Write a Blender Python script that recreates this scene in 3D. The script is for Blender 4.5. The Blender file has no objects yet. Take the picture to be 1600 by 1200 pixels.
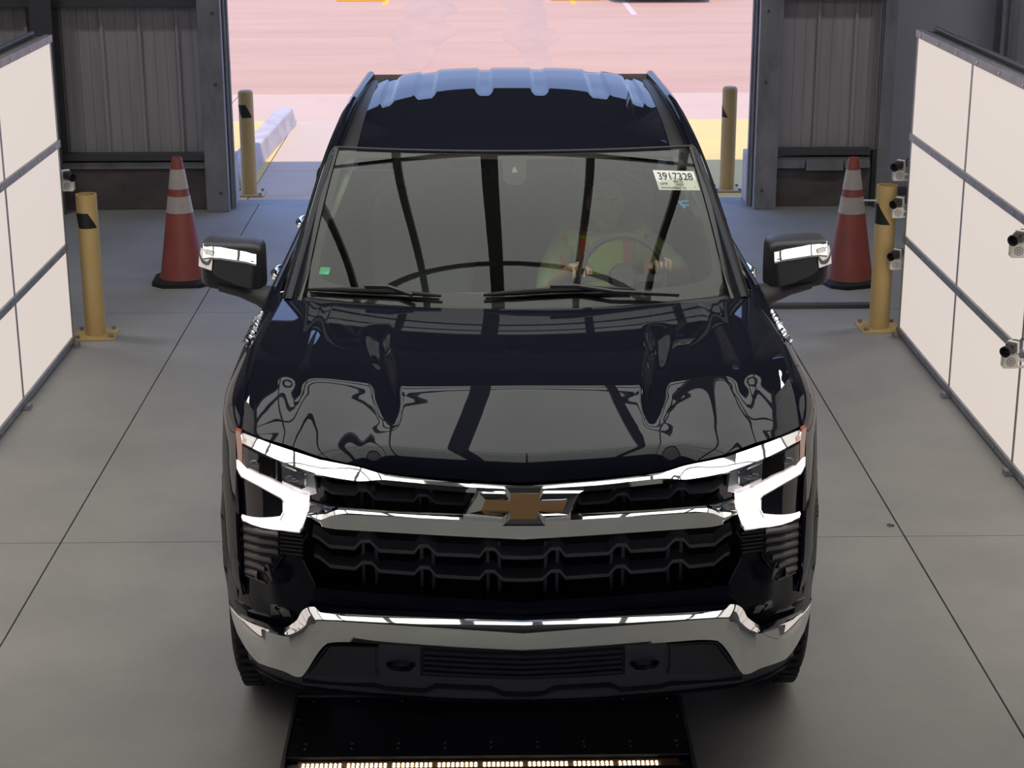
import bpy, bmesh, math, random
from math import sin, cos, pi, radians, sqrt
from mathutils import Vector, Matrix
random.seed(4)
SC = bpy.context.scene
COL = SC.collection

# ------------------------------------------------------------------ camera
F_PX = 2800.0; PIT = .3029; CH = 3.0595; YAW = .0156; ROLL = -.0019
TX = .1142; TY = 5.1848; TR = -.006            # truck pose
cam_d = bpy.data.cameras.new('camera'); cam = bpy.data.objects.new('camera', cam_d); COL.objects.link(cam)
cam_d.sensor_width = 36; cam_d.sensor_fit = 'HORIZONTAL'; cam_d.lens = 36 * F_PX / 1600
cam_d.clip_start = .05; cam_d.clip_end = 500
cam.location = (0, 0, CH)
cam.rotation_mode = 'QUATERNION'
cam.rotation_quaternion = (Matrix.Rotation(-YAW, 3, 'Z') @ Matrix.Rotation(pi / 2 - PIT, 3, 'X') @ Matrix.Rotation(ROLL, 3, 'Z')).to_quaternion()
SC.camera = cam
# ------------------------------------------------------------------ light
SC.view_settings.view_transform = 'Standard'; SC.view_settings.look = 'None'
SC.view_settings.exposure = 0; SC.view_settings.gamma = 1; SC.view_settings.use_curve_mapping = False
W = bpy.data.worlds.new('world'); SC.world = W; W.use_nodes = True
nt = W.node_tree; bg = nt.nodes['Background']
tc = nt.nodes.new('ShaderNodeTexCoord'); sp = nt.nodes.new('ShaderNodeSeparateXYZ'); rp = nt.nodes.new('ShaderNodeValToRGB')
nz = nt.nodes.new('ShaderNodeTexNoise'); nz.inputs['Scale'].default_value = 3.0; nz.inputs['Detail'].default_value = 5
mx = nt.nodes.new('ShaderNodeMix'); mx.data_type = 'RGBA'
cr = nt.nodes.new('ShaderNodeValToRGB'); cr.color_ramp.elements[0].position = .55; cr.color_ramp.elements[1].position = .75
nt.links.new(tc.outputs['Generated'], sp.inputs[0]); nt.links.new(sp.outputs['Z'], rp.inputs[0])
nt.links.new(tc.outputs['Generated'], nz.inputs['Vector']); nt.links.new(nz.outputs['Fac'], cr.inputs[0])
rp.color_ramp.elements[0].position = 0; rp.color_ramp.elements[0].color = (.46, .61, .98, 1)
rp.color_ramp.elements[1].position = .6; rp.color_ramp.elements[1].color = (.16, .28, .72, 1)
nt.links.new(cr.outputs['Color'], mx.inputs[0]); nt.links.new(rp.outputs[0], mx.inputs[6]); mx.inputs[7].default_value = (.85, .8, .85, 1)
nt.links.new(mx.outputs[2], bg.inputs[0]); bg.inputs[1].default_value = 2.2
sd = bpy.data.lights.new('sun', 'SUN'); sd.energy = 2.9; sd.angle = .01; sd.color = (1, .94, .86)
sun = bpy.data.objects.new('sun', sd); COL.objects.link(sun); sun.location = (0, -5, 20)
sun.rotation_euler = Vector((-.10, .32, -1)).to_track_quat('-Z', 'Y').to_euler()
for lx in (-4.6, 4.4):  # added area lights that lift the dim far floor and walls
    ld = bpy.data.lights.new('far_floor_fill', 'AREA'); ld.shape = 'RECTANGLE'; ld.size = 1.2; ld.size_y = .5; ld.energy = 62; ld.color = (.90, .93, 1)
    lo = bpy.data.objects.new('far_floor_fill_light', ld); COL.objects.link(lo); lo.location = (lx, 11.8, 5.6)
for lx in (-1.6, 1.6):  # added spots that brighten the front floor mirrored in the chrome
    ld = bpy.data.lights.new('front_floor_fill', 'SPOT'); ld.energy = 420; ld.spot_size = radians(66); ld.spot_blend = .5; ld.shadow_soft_size = .15; ld.color = (1, .96, .90)
    lo = bpy.data.objects.new('front_floor_fill_light', ld); COL.objects.link(lo); lo.location = (lx, .6, 5.6)
PANEL_E = .66; CANOPY_E = 2.0

# ------------------------------------------------------------------ materials
def mat(name, col, rough=.5, metal=0., coat=0., emit=None, es=1., spec=None, noise=None, bump=None, trans=0):
    m = bpy.data.materials.new(name); m.use_nodes = True
    n = m.node_tree.nodes; l = m.node_tree.links; b = n['Principled BSDF']
    b.inputs['Base Color'].default_value = (*col, 1); b.inputs['Roughness'].default_value = rough
    b.inputs['Metallic'].default_value = metal; b.inputs['Coat Weight'].default_value = coat
    b.inputs['Coat Roughness'].default_value = .015
    if spec is not None: b.inputs['Specular IOR Level'].default_value = spec
    if emit: b.inputs['Emission Color'].default_value = (*emit, 1); b.inputs['Emission Strength'].default_value = es
    if noise or bump:
        t = n.new('ShaderNodeTexCoord')
    if noise:                                  # (scale, colour2, low, high, stretch)
        sc, c2, lo, hi, st = noise
        mp = n.new('ShaderNodeMapping'); mp.inputs['Scale'].default_value = st
        x = n.new('ShaderNodeTexNoise'); x.inputs['Scale'].default_value = sc; x.inputs['Detail'].default_value = 8; x.inputs['Roughness'].default_value = .62
        r = n.new('ShaderNodeValToRGB'); r.color_ramp.elements[0].position = lo; r.color_ramp.elements[1].position = hi
        r.color_ramp.elements[0].color = (*col, 1); r.color_ramp.elements[1].color = (*c2, 1)
        l.new(t.outputs['Object'], mp.inputs[0]); l.new(mp.outputs[0], x.inputs['Vector']); l.new(x.outputs['Fac'], r.inputs[0]); l.new(r.outputs[0], b.inputs['Base Color'])
    if bump:
        sc, st_ = bump
        x = n.new('ShaderNodeTexNoise'); x.inputs['Scale'].default_value = sc; x.inputs['Detail'].default_value = 6
        bp = n.new('ShaderNodeBump'); bp.inputs['Strength'].default_value = st_; bp.inputs['Distance'].default_value = .01
        l.new(t.outputs['Object'], x.inputs['Vector']); l.new(x.outputs['Fac'], bp.inputs['Height']); l.new(bp.outputs[0], b.inputs['Normal'])
    return m

PAINT = mat('navy_clearcoat', (.0095, .0105, .018), .4, .0, .55, spec=.0)
CHROME = mat('chrome', (.86, .87, .88), .035, 1.)
SATIN = mat('satin_chrome', (.55, .56, .57), .12, 1.)
BLACKG = mat('gloss_black', (.010, .009, .011), .14)
BLACKP = mat('black_plastic', (.035, .032, .036), .42)
DARKP = mat('dark_textured_plastic', (.06, .054, .058), .5, bump=(220, .15))
GRILLE = mat('grille_grey', (.11, .10, .105), .3)
VOID = mat('recess_black', (.003, .003, .0035), .7)
RUBBER = mat('tyre_rubber', (.012, .012, .013), .75, bump=(60, .3))
WHEEL = mat('wheel_alloy', (.35, .35, .36), .25, 1.)
GOLD = mat('emblem_gold', (.75, .40, .11), .35, noise=(900, (.60, .31, .08), .4, .6, (1, 1, 1)))
DRL = mat('running_light', (.9, .85, .85), .3, emit=(1, .90, .88), es=.98)
LAMPH = mat('lamp_housing', (.80, .81, .82), .15, .35)
LAMPD = mat('lamp_chamber', (.34, .35, .35), .2, .4)
AMBER = mat('amber_reflector', (.75, .16, .07), .2, coat=1)
FRIT = mat('frit_band', (.022, .017, .019), .6)
HEADL = mat('headliner', (.5, .55, .47), .9)
DASH = mat('dashboard_vinyl', (.20, .23, .19), .6)
SEATM = mat('seat_cloth', (.20, .22, .21), .9)
TRIMI = mat('pillar_trim', (.30, .34, .28), .8)
CONC = mat('floor_concrete', (.37, .355, .325), .62, noise=(1.3, (.295, .285, .27), .35, .7, (1, 1, 1)), bump=(35, .12))
JOINT = mat('joint_filler', (.035, .033, .035), .9)
STEM = mat('stem_wall_concrete', (.10, .075, .072), .9, noise=(3, (.15, .125, .12), .35, .7, (1, 1, 2)), bump=(30, .3))
SHEET = mat('wall_sheet', (.46, .42, .41), .55, noise=(2.5, (.36, .33, .33), .3, .7, (6, 6, .4)))
STEEL = mat('weathered_steel', (.30, .29, .30), .6, .1, noise=(7, (.20, .19, .20), .35, .65, (1, 1, .4)))
STEELD = mat('dark_steel', (.085, .078, .082), .6, .1)
GALV = mat('galvanised_rail', (.30, .30, .31), .42, .4, noise=(9, (.22, .215, .21), .4, .7, (1, 1, 1)))
GREYW = mat('grey_roller_panel', (.45, .42, .43), .6, noise=(1.2, (.40, .37, .38), .3, .7, (1, 1, 1)))
YEL = mat('bollard_yellow', (.62, .42, .17), .5, noise=(5, (.54, .36, .14), .35, .75, (1, 1, .4)))
BLK = mat('black_tape', (.012, .011, .012), .6)
ORNG = mat('cone_orange', (.34, .075, .055), .55, noise=(6, (.24, .055, .045), .35, .75, (1, 1, 1)))
REFL = mat('cone_collar', (.62, .52, .47), .45, noise=(9, (.45, .38, .35), .35, .8, (1, 1, 1)))
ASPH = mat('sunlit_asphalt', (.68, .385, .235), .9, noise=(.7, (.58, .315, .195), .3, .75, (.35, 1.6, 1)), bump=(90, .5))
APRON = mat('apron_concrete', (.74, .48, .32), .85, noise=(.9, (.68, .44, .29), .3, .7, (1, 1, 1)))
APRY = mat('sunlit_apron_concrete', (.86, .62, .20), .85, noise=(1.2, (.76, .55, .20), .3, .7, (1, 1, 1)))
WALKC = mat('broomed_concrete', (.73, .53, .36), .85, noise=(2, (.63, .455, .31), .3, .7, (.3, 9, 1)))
CURB = mat('curb_concrete', (.68, .57, .50), .85, noise=(4, (.47, .40, .38), .35, .7, (1, 1, 1)))
PLATE = mat('scanner_plate', (.014, .012, .014), .34, .2, noise=(3, (.026, .022, .025), .35, .75, (1, 1, 1)))
SCREW = mat('screw_head', (.5, .48, .45), .3, 1.)
LEDM = mat('led', (1, .9, .7), .3, emit=(1, .80, .52), es=9.)
LEDB = mat('led_board', (.30, .20, .12), .5)
LPAN = mat('lit_diffuser', (.22, .22, .22), .5, emit=(1.0, .87, .78), es=PANEL_E, spec=.1)
CPAN = mat('lit_overhead_diffuser', (.8, .8, .8), .5, emit=(.97, 1.0, .93), es=CANOPY_E, spec=.1)
BEAM = mat('canopy_beam_grey', (.34, .31, .31), .7)
WPAN = mat('lit_wing_diffuser', (.8, .8, .8), .5, emit=(1.0, .93, .85), es=.6, spec=.1)
WHITE = mat('bracket_white', (.78, .74, .64), .45)
PAPER = mat('sticker_paper', (.78, .76, .72), .6)
INK = mat('ink', (.02, .02, .02), .7)
BLUE = mat('blue_marker', (.03, .25, .62), .6, emit=(.03, .25, .62), es=0.0)
GREEN = mat('green_sticker', (.05, .55, .25), .5)
SKIN = mat('skin', (.66, .42, .31), .6)
HAIR = mat('hair', (.05, .035, .03), .8)
VEST = mat('safety_lime', (.65, .95, .10), .7)
VORG = mat('safety_orange', (.95, .20, .08), .7)
SHIRT = mat('pale_lime_shirt', (.48, .62, .30), .85)
TROU = mat('dark_trousers', (.03, .035, .05), .9)
LINEP = mat('road_paint', (.80, .55, .42), .8)
YLINE = mat('yellow_road_paint', (.85, .48, .05), .8)
ASPHD = mat('darker_asphalt', (.57, .33, .215), .9, noise=(1.6, (.63, .365, .225), .40, .7, (1, .3, 1)))
DUCT = mat('dark_ceiling', (.03, .03, .032), .8)

def glass(name, tint, base=.0):
    m = bpy.data.materials.new(name); m.use_nodes = True; n = m.node_tree.nodes; l = m.node_tree.links
    n.remove(n['Principled BSDF']); o = n['Material Output']
    t = n.new('ShaderNodeBsdfTransparent'); t.inputs[0].default_value = (*tint, 1)
    g = n.new('ShaderNodeBsdfGlossy'); g.inputs['Roughness'].default_value = .01
    f = n.new('ShaderNodeFresnel'); f.inputs[0].default_value = 1.52
    a = n.new('ShaderNodeMath'); a.operation = 'MULTIPLY_ADD'; a.inputs[1].default_value = 1.12; a.inputs[2].default_value = base; a.use_clamp = True
    x = n.new('ShaderNodeMixShader'); l.new(f.outputs[0], a.inputs[0]); l.new(a.outputs[0], x.inputs[0]); l.new(t.outputs[0], x.inputs[1]); l.new(g.outputs[0], x.inputs[2]); l.new(x.outputs[0], o.inputs[0])
    return m
WGLASS = glass('windshield_glass', (.93, .97, .90))
SGLASS = glass('tinted_side_glass', (.10, .11, .10))
LENS = glass('lamp_lens', (.93, .94, .95))

# ------------------------------------------------------------------ object helpers
def smooth(me, ang=35):
    bm = bmesh.new(); bm.from_mesh(me)
    a = radians(ang)
    for f in bm.faces: f.smooth = True
    for e in bm.edges:
        if len(e.link_faces) != 2 or e.calc_face_angle(0) > a: e.smooth = False
    bm.to_mesh(me); bm.free()

def obj(name, data, m=None, parent=None, ang=35, label=None, kind=None, cat=None, group=None, loc=None, bevel=0, seg=2):
    if isinstance(data, bmesh.types.BMesh):
        me = bpy.data.meshes.new(name); bmesh.ops.recalc_face_normals(data, faces=data.faces); data.to_mesh(me); data.free()
    elif isinstance(data, tuple):
        me = bpy.data.meshes.new(name); me.from_pydata(data[0], [], data[1]); me.update()
        bm = bmesh.new(); bm.from_mesh(me); bmesh.ops.recalc_face_normals(bm, faces=bm.faces); bm.to_mesh(me); bm.free()
    else: me = data
    if ang and not me.get('sm'): smooth(me, ang); me['sm'] = 1
    if m and not me.materials: me.materials.append(m)
    o = bpy.data.objects.new(name, me); COL.objects.link(o)
    if parent: o.parent = parent
    if loc: o.location = loc
    if bevel:
        b = o.modifiers.new('bevel', 'BEVEL'); b.width = bevel; b.segments = seg; b.limit_method = 'ANGLE'; b.angle_limit = radians(40); b.harden_normals = False
    tag(o, label, cat, group, kind)
    return o
def tag(o, label=None, cat=None, group=None, kind=None):
    if label: o['label'] = label
    if cat: o['category'] = cat
    if group: o['group'] = group
    if kind: o['kind'] = kind
def empty(name, loc=(0, 0, 0), rz=0, **k):
    o = bpy.data.objects.new(name, None); COL.objects.link(o); o.location = loc; o.rotation_euler = (0, 0, rz); o.empty_display_size = .2
    tag(o, **k); return o
def copy_tree(o, parent=None):
    c = o.copy(); COL.objects.link(c)
    if parent: c.parent = parent
    for ch in list(o.children): copy_tree(ch, c)
    return c
def bx(bm, x0, x1, y0, y1, z0, z1, M=None):
    v = [bm.verts.new(p if M is None else M @ Vector(p)) for p in ((x0,y0,z0),(x1,y0,z0),(x1,y1,z0),(x0,y1,z0),(x0,y0,z1),(x1,y0,z1),(x1,y1,z1),(x0,y1,z1))]
    for f in ((0,3,2,1),(4,5,6,7),(0,1,5,4),(1,2,6,5),(2,3,7,6),(3,0,4,7)): bm.faces.new([v[i] for i in f])
def box(x0, x1, y0, y1, z0, z1): bm = bmesh.new(); bx(bm, x0, x1, y0, y1, z0, z1); return bm
def tube(bm, pts, r, n=10, cap=True):
    pts = [Vector(p) for p in pts]; rings = []
    if not isinstance(r, (list, tuple)): r = [r] * len(pts)
    up0 = None
    for i, p in enumerate(pts):
        d = (pts[min(i+1, len(pts)-1)] - pts[max(i-1, 0)]).normalized()
        if up0 is None: up0 = Vector((0,0,1)) if abs(d.z) < .9 else Vector((1,0,0))
        a = (up0 - d * up0.dot(d)).normalized(); up0 = a; b = d.cross(a)
        rings.append([bm.verts.new(p + (a * cos(2*pi*k/n) + b * sin(2*pi*k/n)) * r[i]) for k in range(n)])
    for i in range(len(rings)-1):
        for k in range(n): bm.faces.new((rings[i][k], rings[i][(k+1)%n], rings[i+1][(k+1)%n], rings[i+1][k]))
    if cap: bm.faces.new(rings[0][::-1]); bm.faces.new(rings[-1])
def lathe(bm, prof, n=32, axis='Z', c=(0,0,0), cap=True):
    rings = []
    for r, h in prof:
        ring = []
        for k in range(n):
            a = 2*pi*k/n
            p = (r*cos(a), r*sin(a), h) if axis == 'Z' else ((h, r*cos(a), r*sin(a)) if axis == 'X' else (r*cos(a), h, r*sin(a)))
            ring.append(bm.verts.new(Vector(p) + Vector(c)))
        rings.append(ring)
    for i in range(len(rings)-1):
        for k in range(n): bm.faces.new((rings[i][k], rings[i][(k+1)%n], rings[i+1][(k+1)%n], rings[i+1][k]))
    if cap: bm.faces.new(rings[0][::-1]); bm.faces.new(rings[-1])
def grid(pts, closed=False):
    """pts[i][j] 3D -> (verts, faces)"""
    R, C = len(pts), len(pts[0]); v = [tuple(p) for r in pts for p in r]; f = []
    for i in range(R-1):
        for j in range(C - (0 if closed else 1)):
            f.append((i*C+j, i*C+(j+1)%C, (i+1)*C+(j+1)%C, (i+1)*C+j))
    return v, f
def interp(tab, x):
    if x <= tab[0][0]: return tab[0][1]
    for (a, b), (c, d) in zip(tab, tab[1:]):
        if x <= c: t = (x-a)/(c-a); return b + (d-b)*t
    return tab[-1][1]
def sinterp(tab, x):                       # monotone smooth (hermite) interpolation
    n = len(tab)
    if x <= tab[0][0]: return tab[0][1]
    if x >= tab[-1][0]: return tab[-1][1]
    for i in range(n-1):
        if x <= tab[i+1][0]:
            x0, y0 = tab[i]; x1, y1 = tab[i+1]; h = x1-x0
            def sl(k):
                if k <= 0: return (tab[1][1]-tab[0][1])/(tab[1][0]-tab[0][0])
                if k >= n-1: return (tab[-1][1]-tab[-2][1])/(tab[-1][0]-tab[-2][0])
                a = (tab[k][1]-tab[k-1][1])/(tab[k][0]-tab[k-1][0]); b = (tab[k+1][1]-tab[k][1])/(tab[k+1][0]-tab[k][0])
                return 0 if a*b <= 0 else 2*a*b/(a+b)
            m0, m1 = sl(i), sl(i+1); t = (x-x0)/h
            return (2*t**3-3*t*t+1)*y0 + (t**3-2*t*t+t)*h*m0 + (-2*t**3+3*t*t)*y1 + (t**3-t*t)*h*m1
def text_mesh(s, size, depth=.001, align='CENTER'):
    cu = bpy.data.curves.new('t', 'FONT'); cu.body = s; cu.size = size; cu.extrude = depth; cu.align_x = align; cu.align_y = 'CENTER'
    o = bpy.data.objects.new('t', cu); COL.objects.link(o); bpy.context.view_layer.update()
    me = bpy.data.meshes.new_from_object(o.evaluated_get(bpy.context.evaluated_depsgraph_get())); bpy.data.objects.remove(o); bpy.data.curves.remove(cu)
    return me

# rays of the survey photograph: a picture point plus a known depth gives the real point
def _ray(u, v):
    x = (u-800)/F_PX; up = -(v-600)/F_PX
    c, s = cos(ROLL), sin(ROLL); x, up = x*c+up*s, -x*s+up*c
    c, s = cos(PIT), sin(PIT); y = c+up*s; z = -s+up*c
    c, s = cos(YAW), sin(YAW); return (x*c+y*s, -x*s+y*c, z)
_c, _s = cos(-TR), sin(-TR)
def _tray(u, v):
    r = _ray(u, v); return (r[0]*_c-r[1]*_s, r[0]*_s+r[1]*_c, r[2])
_o = (-TX*_c+TY*_s, -TX*_s-TY*_c, CH)
def TYP(u, v, Y):                          # truck space, given depth Y
    r = _tray(u, v); t = (Y-_o[1])/r[1]; return Vector((_o[0]+r[0]*t, Y, _o[2]+r[2]*t))
def TXP(u, v, X):
    r = _tray(u, v); t = (X-_o[0])/r[0]; return Vector((X, _o[1]+r[1]*t, _o[2]+r[2]*t))
def WX(u, v, X): r = _ray(u, v); t = X/r[0]; return Vector((X, r[1]*t, CH+r[2]*t))
def WY(u, v, Y): r = _ray(u, v); t = Y/r[1]; return Vector((r[0]*t, Y, CH+r[2]*t))
def WZ(u, v, Z=0): r = _ray(u, v); t = (Z-CH)/r[2]; return Vector((r[0]*t, r[1]*t, Z))
def Y0(x): x = abs(x); return .02 + .12*x*x + .35*x**8
def FP(u, v, off):                         # point on the curved front of the truck, off behind it
    Y = .1
    for _ in range(24):
        p = TYP(u, v, Y); Y = .5*Y + .5*(Y0(min(abs(p.x), 1.03)) + off)
    return Vector((p.x, Y, p.z))

def mirror(vf):
    v, f = vf; n = len(v)
    return [tuple(p) for p in v] + [(-p[0], p[1], p[2]) for p in v], list(f) + [tuple(n+i for i in q[::-1]) for q in f]
def flipx(vf): v, f = vf; return [(-p[0], p[1], p[2]) for p in v], [q[::-1] for q in f]
def join(*vfs):
    V, Fc = [], []
    for v, f in vfs:
        n = len(V); V += [tuple(p) for p in v]; Fc += [tuple(n+i for i in q) for q in f]
    return V, Fc
def plate(poly, off=0, thick=.02, step=.04, offf=None, closed_center=False):
    """polygon given on the picture of the front, laid on the curved front shell with thickness"""
    P = [FP(u, v, off) for u, v in poly]
    if closed_center:
        for p in P:
            if abs(p.x) < .012: p.x = 0
    bm = bmesh.new(); vs = [bm.verts.new((p.x, 0, p.z)) for p in P]; f = bm.faces.new(vs); f.normal_update()
    bmesh.ops.triangulate(bm, faces=[f])
    xs = [p.x for p in P]; zs = [p.z for p in P]
    def cut(lo, hi, no, st):
        k = math.floor(lo/st)+1
        while k*st < hi:
            co = Vector((k*st, 0, 0)) if no.x else Vector((0, 0, k*st))
            bmesh.ops.bisect_plane(bm, geom=bm.verts[:]+bm.edges[:]+bm.faces[:], plane_co=co, plane_no=no, dist=1e-5); k += 1
    cut(min(xs), max(xs), Vector((1,0,0)), step)
    if offf: cut(min(zs), max(zs), Vector((0,0,1)), step)
    bmesh.ops.remove_doubles(bm, verts=bm.verts, dist=1e-5)
    bmesh.ops.recalc_face_normals(bm, faces=bm.faces)
    bm.verts.ensure_lookup_table()
    for w in bm.verts:
        w.co.y = Y0(min(abs(w.co.x), 1.03)) + off + (offf(abs(w.co.x), w.co.z) if offf else 0)
    bm.verts.index_update()
    n = len(bm.verts); V = [tuple(w.co) for w in bm.verts]; V += [(a, b+thick, c) for a, b, c in V]
    Fc = [tuple(w.index for w in f.verts) for f in bm.faces]
    Fb = [tuple(n+i for i in q[::-1]) for q in Fc]
    S = [(e.verts[0].index, e.verts[1].index, n+e.verts[1].index, n+e.verts[0].index) for e in bm.edges if len(e.link_faces) == 1]
    bm.free(); return V, Fc+Fb+S
def rail(pts, off, sub=4, mirrorit=True, curve=True):
    """control points (u,v[,off]) outer->centre -> smooth list of 3D points, mirrored to the other side"""
    C = []
    n = len(pts)
    for i in range(n-1):
        a, b = pts[i], pts[i+1]; p0 = pts[i-1] if i else a; p3 = pts[i+2] if i+2 < n else b
        for k in range(sub):
            t = k/sub
            if curve:
                q = [.5*((2*a[j])+(-p0[j]+b[j])*t+(2*p0[j]-5*a[j]+4*b[j]-p3[j])*t*t+(-p0[j]+3*a[j]-3*b[j]+p3[j])*t**3)*.6 + .4*(a[j]+(b[j]-a[j])*t) for j in (0, 1)]
            else: q = [a[j]+(b[j]-a[j])*t for j in (0, 1)]
            o = (a[2]+(b[2]-a[2])*t) if len(a) > 2 else off
            C.append(FP(q[0], q[1], o))
    C.append(FP(pts[-1][0], pts[-1][1], pts[-1][2] if len(pts[-1]) > 2 else off))
    if mirrorit:
        C[-1].x = 0
        C = C + [Vector((-p.x, p.y, p.z)) for p in C[-2::-1]]
    return C
def loft(rails, sub=4, mirrorit=True, curve=True):
    return grid([rail(p, o, sub, mirrorit, curve) for p, o in rails])
def ribbon(path, off, h, depth, mirrorit=False, drop=0.0):
    """a bar with a front face of height h and a top going back by depth"""
    P = [FP(u, v, off) for u, v in path]
    if mirrorit: P[-1].x = 0; P = P + [Vector((-p.x, p.y, p.z)) for p in P[-2::-1]]
    rows = []
    for dy, dz in ((depth, drop), (0, 0), (0.002, -h), (depth, -h)):
        rows.append([(p.x, p.y+dy, p.z+dz) for p in P])
    rows.append(rows[0]); v, f = grid(rows); n = len(P)
    f.append((0, n, 2*n, 3*n)); f.append((n-1, 4*n-1, 3*n-1, 2*n-1)); return v, f

# ================================================================== setting: floor, walls, exterior
floor = obj('floor', box(-8, 8, -4, 14.9, -.30, -.012), JOINT, kind='structure', ang=0)
xs = [-8, -1.9, 1.88, 8]; ys = [-4.0, -.46, 3.5, 7.455, 11.4, 14.9]
g = .004
for i in range(3):
    for j in range(5):
        gy = .0025
        obj('concrete_slab', box(xs[i]+g, xs[i+1]-g, ys[j]+gy, ys[j+1]-gy, -.0119, 0), CONC, floor, ang=0)
# threshold slab in the doorway and the building's concrete stoop
obj('trim_1', box(-2.20, 2.30, 14.903, 15.115, -.3, 0), CONC, kind='structure', ang=0)
obj('trim_2', box(3.22, 4.5, 14.903, 15.115, -.3, 0), CONC, kind='structure', ang=0)
obj('trim_3', box(3.22, 4.5, 15.115, 15.20, -.019, 0), CONC, kind='structure', ang=0)
ap = obj('ground', box(-30, 30, 15.12, 80, -.35, -.02), JOINT, kind='structure', ang=0)
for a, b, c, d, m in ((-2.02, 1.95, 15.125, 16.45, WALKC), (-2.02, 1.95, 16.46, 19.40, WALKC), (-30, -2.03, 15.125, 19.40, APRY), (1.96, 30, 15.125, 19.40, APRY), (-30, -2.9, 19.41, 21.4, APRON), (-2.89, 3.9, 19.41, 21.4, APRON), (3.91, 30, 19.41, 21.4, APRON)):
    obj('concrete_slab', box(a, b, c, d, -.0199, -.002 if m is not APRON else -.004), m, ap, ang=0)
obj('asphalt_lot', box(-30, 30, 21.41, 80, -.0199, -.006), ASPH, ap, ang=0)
# two slightly darker bands laid on the asphalt
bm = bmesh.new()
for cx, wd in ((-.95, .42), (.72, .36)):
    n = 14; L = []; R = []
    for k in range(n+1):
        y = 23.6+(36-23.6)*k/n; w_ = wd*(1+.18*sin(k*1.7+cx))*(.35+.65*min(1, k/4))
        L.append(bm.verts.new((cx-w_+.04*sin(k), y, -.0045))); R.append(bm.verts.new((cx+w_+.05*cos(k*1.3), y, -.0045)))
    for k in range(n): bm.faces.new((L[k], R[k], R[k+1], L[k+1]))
obj('darker_asphalt_band', bm, ASPHD, ap, ang=0)
# bay lines
bm = bmesh.new()
bm.free()
for x in (2.55,):
    obj('bay_line', box(x-.05, x+.05, 30.6, 37.5, -.0055, -.0045), LINEP, ap, ang=0)
bm = bmesh.new()
bm.free()
for x in (-1.75, 1.62): obj('yellow_bay_line', box(x-.05, x+.05, 32.4, 37.5, -.0054, -.0044), YLINE, ap, ang=0)

curb = obj('concrete_curb', (lambda v: v)((
    [(-2.34,15.62,-.02),(-2.13,15.62,-.02),(-1.99,19.15,-.02),(-2.22,19.15,-.02),(-2.31,15.62,.19),(-2.16,15.62,.19),(-2.03,19.10,.19),(-2.19,19.10,.19)],
    [(0,3,2,1),(4,5,6,7),(0,1,5,4),(1,2,6,5),(2,3,7,6),(3,0,4,7)])), CURB, label='long pale concrete curb beside the left far bollard outside', cat='curb', bevel=.02)

# ---- back wall with door opening
YW = 14.70
def sheet(x0, x1, z0, z1, y):
    """corrugated sheet: a major rib each 305 mm and two minor ribs between"""
    prof = []
    x = x0
    while x < x1-.02:
        prof += [(x, 0), (x+.006, -.028), (x+.030, -.028), (x+.036, 0), (x+.125, 0), (x+.133, -.006), (x+.143, 0), (x+.215, 0), (x+.223, -.006), (x+.233, 0)]
        x += .305
    prof.append((x1, 0)); prof = [(min(px, x1), d) for px, d in prof]
    return grid([[(px, y+d, z0) for px, d in prof], [(px, y+d, z1) for px, d in prof]])
wb = obj('wall_back', box(-8, -2.25, YW+.16, YW+.22, 0, 6), STEELD, kind='structure', ang=0)
bm = box(2.45, 3.36, YW+.16, YW+.22, 0, 6); bx(bm, 4.30, 8, YW+.16, YW+.22, 0, 6); bx(bm, -2.25, 2.45, YW+.16, YW+.22, 3.6, 6)
obj('wall_header', bm, STEELD, wb, ang=0)
for k in range(7):
    x0 = -8+.915*k; x1 = min(x0+.913, -2.27)
    if x1-x0 > .1: obj('wall_sheet', sheet(x0, x1, .46, 6, YW+.13), SHEET, wb, ang=20)
obj('wall_sheet', sheet(2.42, 3.28, .46, 6, YW+.10), SHEET, wb, ang=20)
for k in range(4): obj('wall_sheet', sheet(4.35+.915*k, 4.35+.915*k+.913, .46, 6, YW+.13), SHEET, wb, ang=20)
bm = box(-8, -2.22, YW+.02, YW+.155, 0, .34); obj('stem_wall', bm, STEM, wb, ang=0, bevel=.008)
bm = box(2.42, 3.22, YW+.02, YW+.155, 0, .36); obj('stem_wall', bm, STEM, wb, ang=0, bevel=.008)
for nm, b_ in (('sill_angle', (-8, -2.26, YW+.0, YW+.12, .345, .40)), ('wall_girt', (-8, -2.26, YW-.02, YW+.09, 1.66, 1.75)), ('sill_angle', (2.42, 3.2, YW-.01, YW+.09, .365, .42)), ('wall_girt', (2.42, 3.22, YW-.02, YW+.09, 1.70, 1.80))):
    obj(nm, box(*b_), STEELD if nm == 'wall_girt' else STEEL, wb, ang=0, bevel=.004)
obj('bottom_girt', box(-8, -2.26, YW-.03, YW+.10, .42, .47), STEELD, wb, ang=0)
obj('bottom_girt', box(2.42, 3.2, YW-.03, YW+.08, .44, .49), STEELD, wb, ang=0)
for k, (a, b) in enumerate(((2.43, 2.66), (2.67, 2.98), (2.99, 3.20))):
    obj('sill_block', box(a, b, YW-.035, YW+.01, .31+.02*(k % 2 == 0), .395), STEEL, wb, ang=0, bevel=.004)
def each(name, mesh_bm, m, locs, parent, ang=35):
    me = bpy.data.meshes.new(name); mesh_bm.to_mesh(me); mesh_bm.free(); me.materials.append(m); smooth(me, ang); me['sm'] = 1
    return [obj(name, me, None, parent, loc=q) for q in locs]
def lb(prof, n=8, axis='Z'):
    bm = bmesh.new(); lathe(bm, prof, n, axis); return bm
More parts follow.
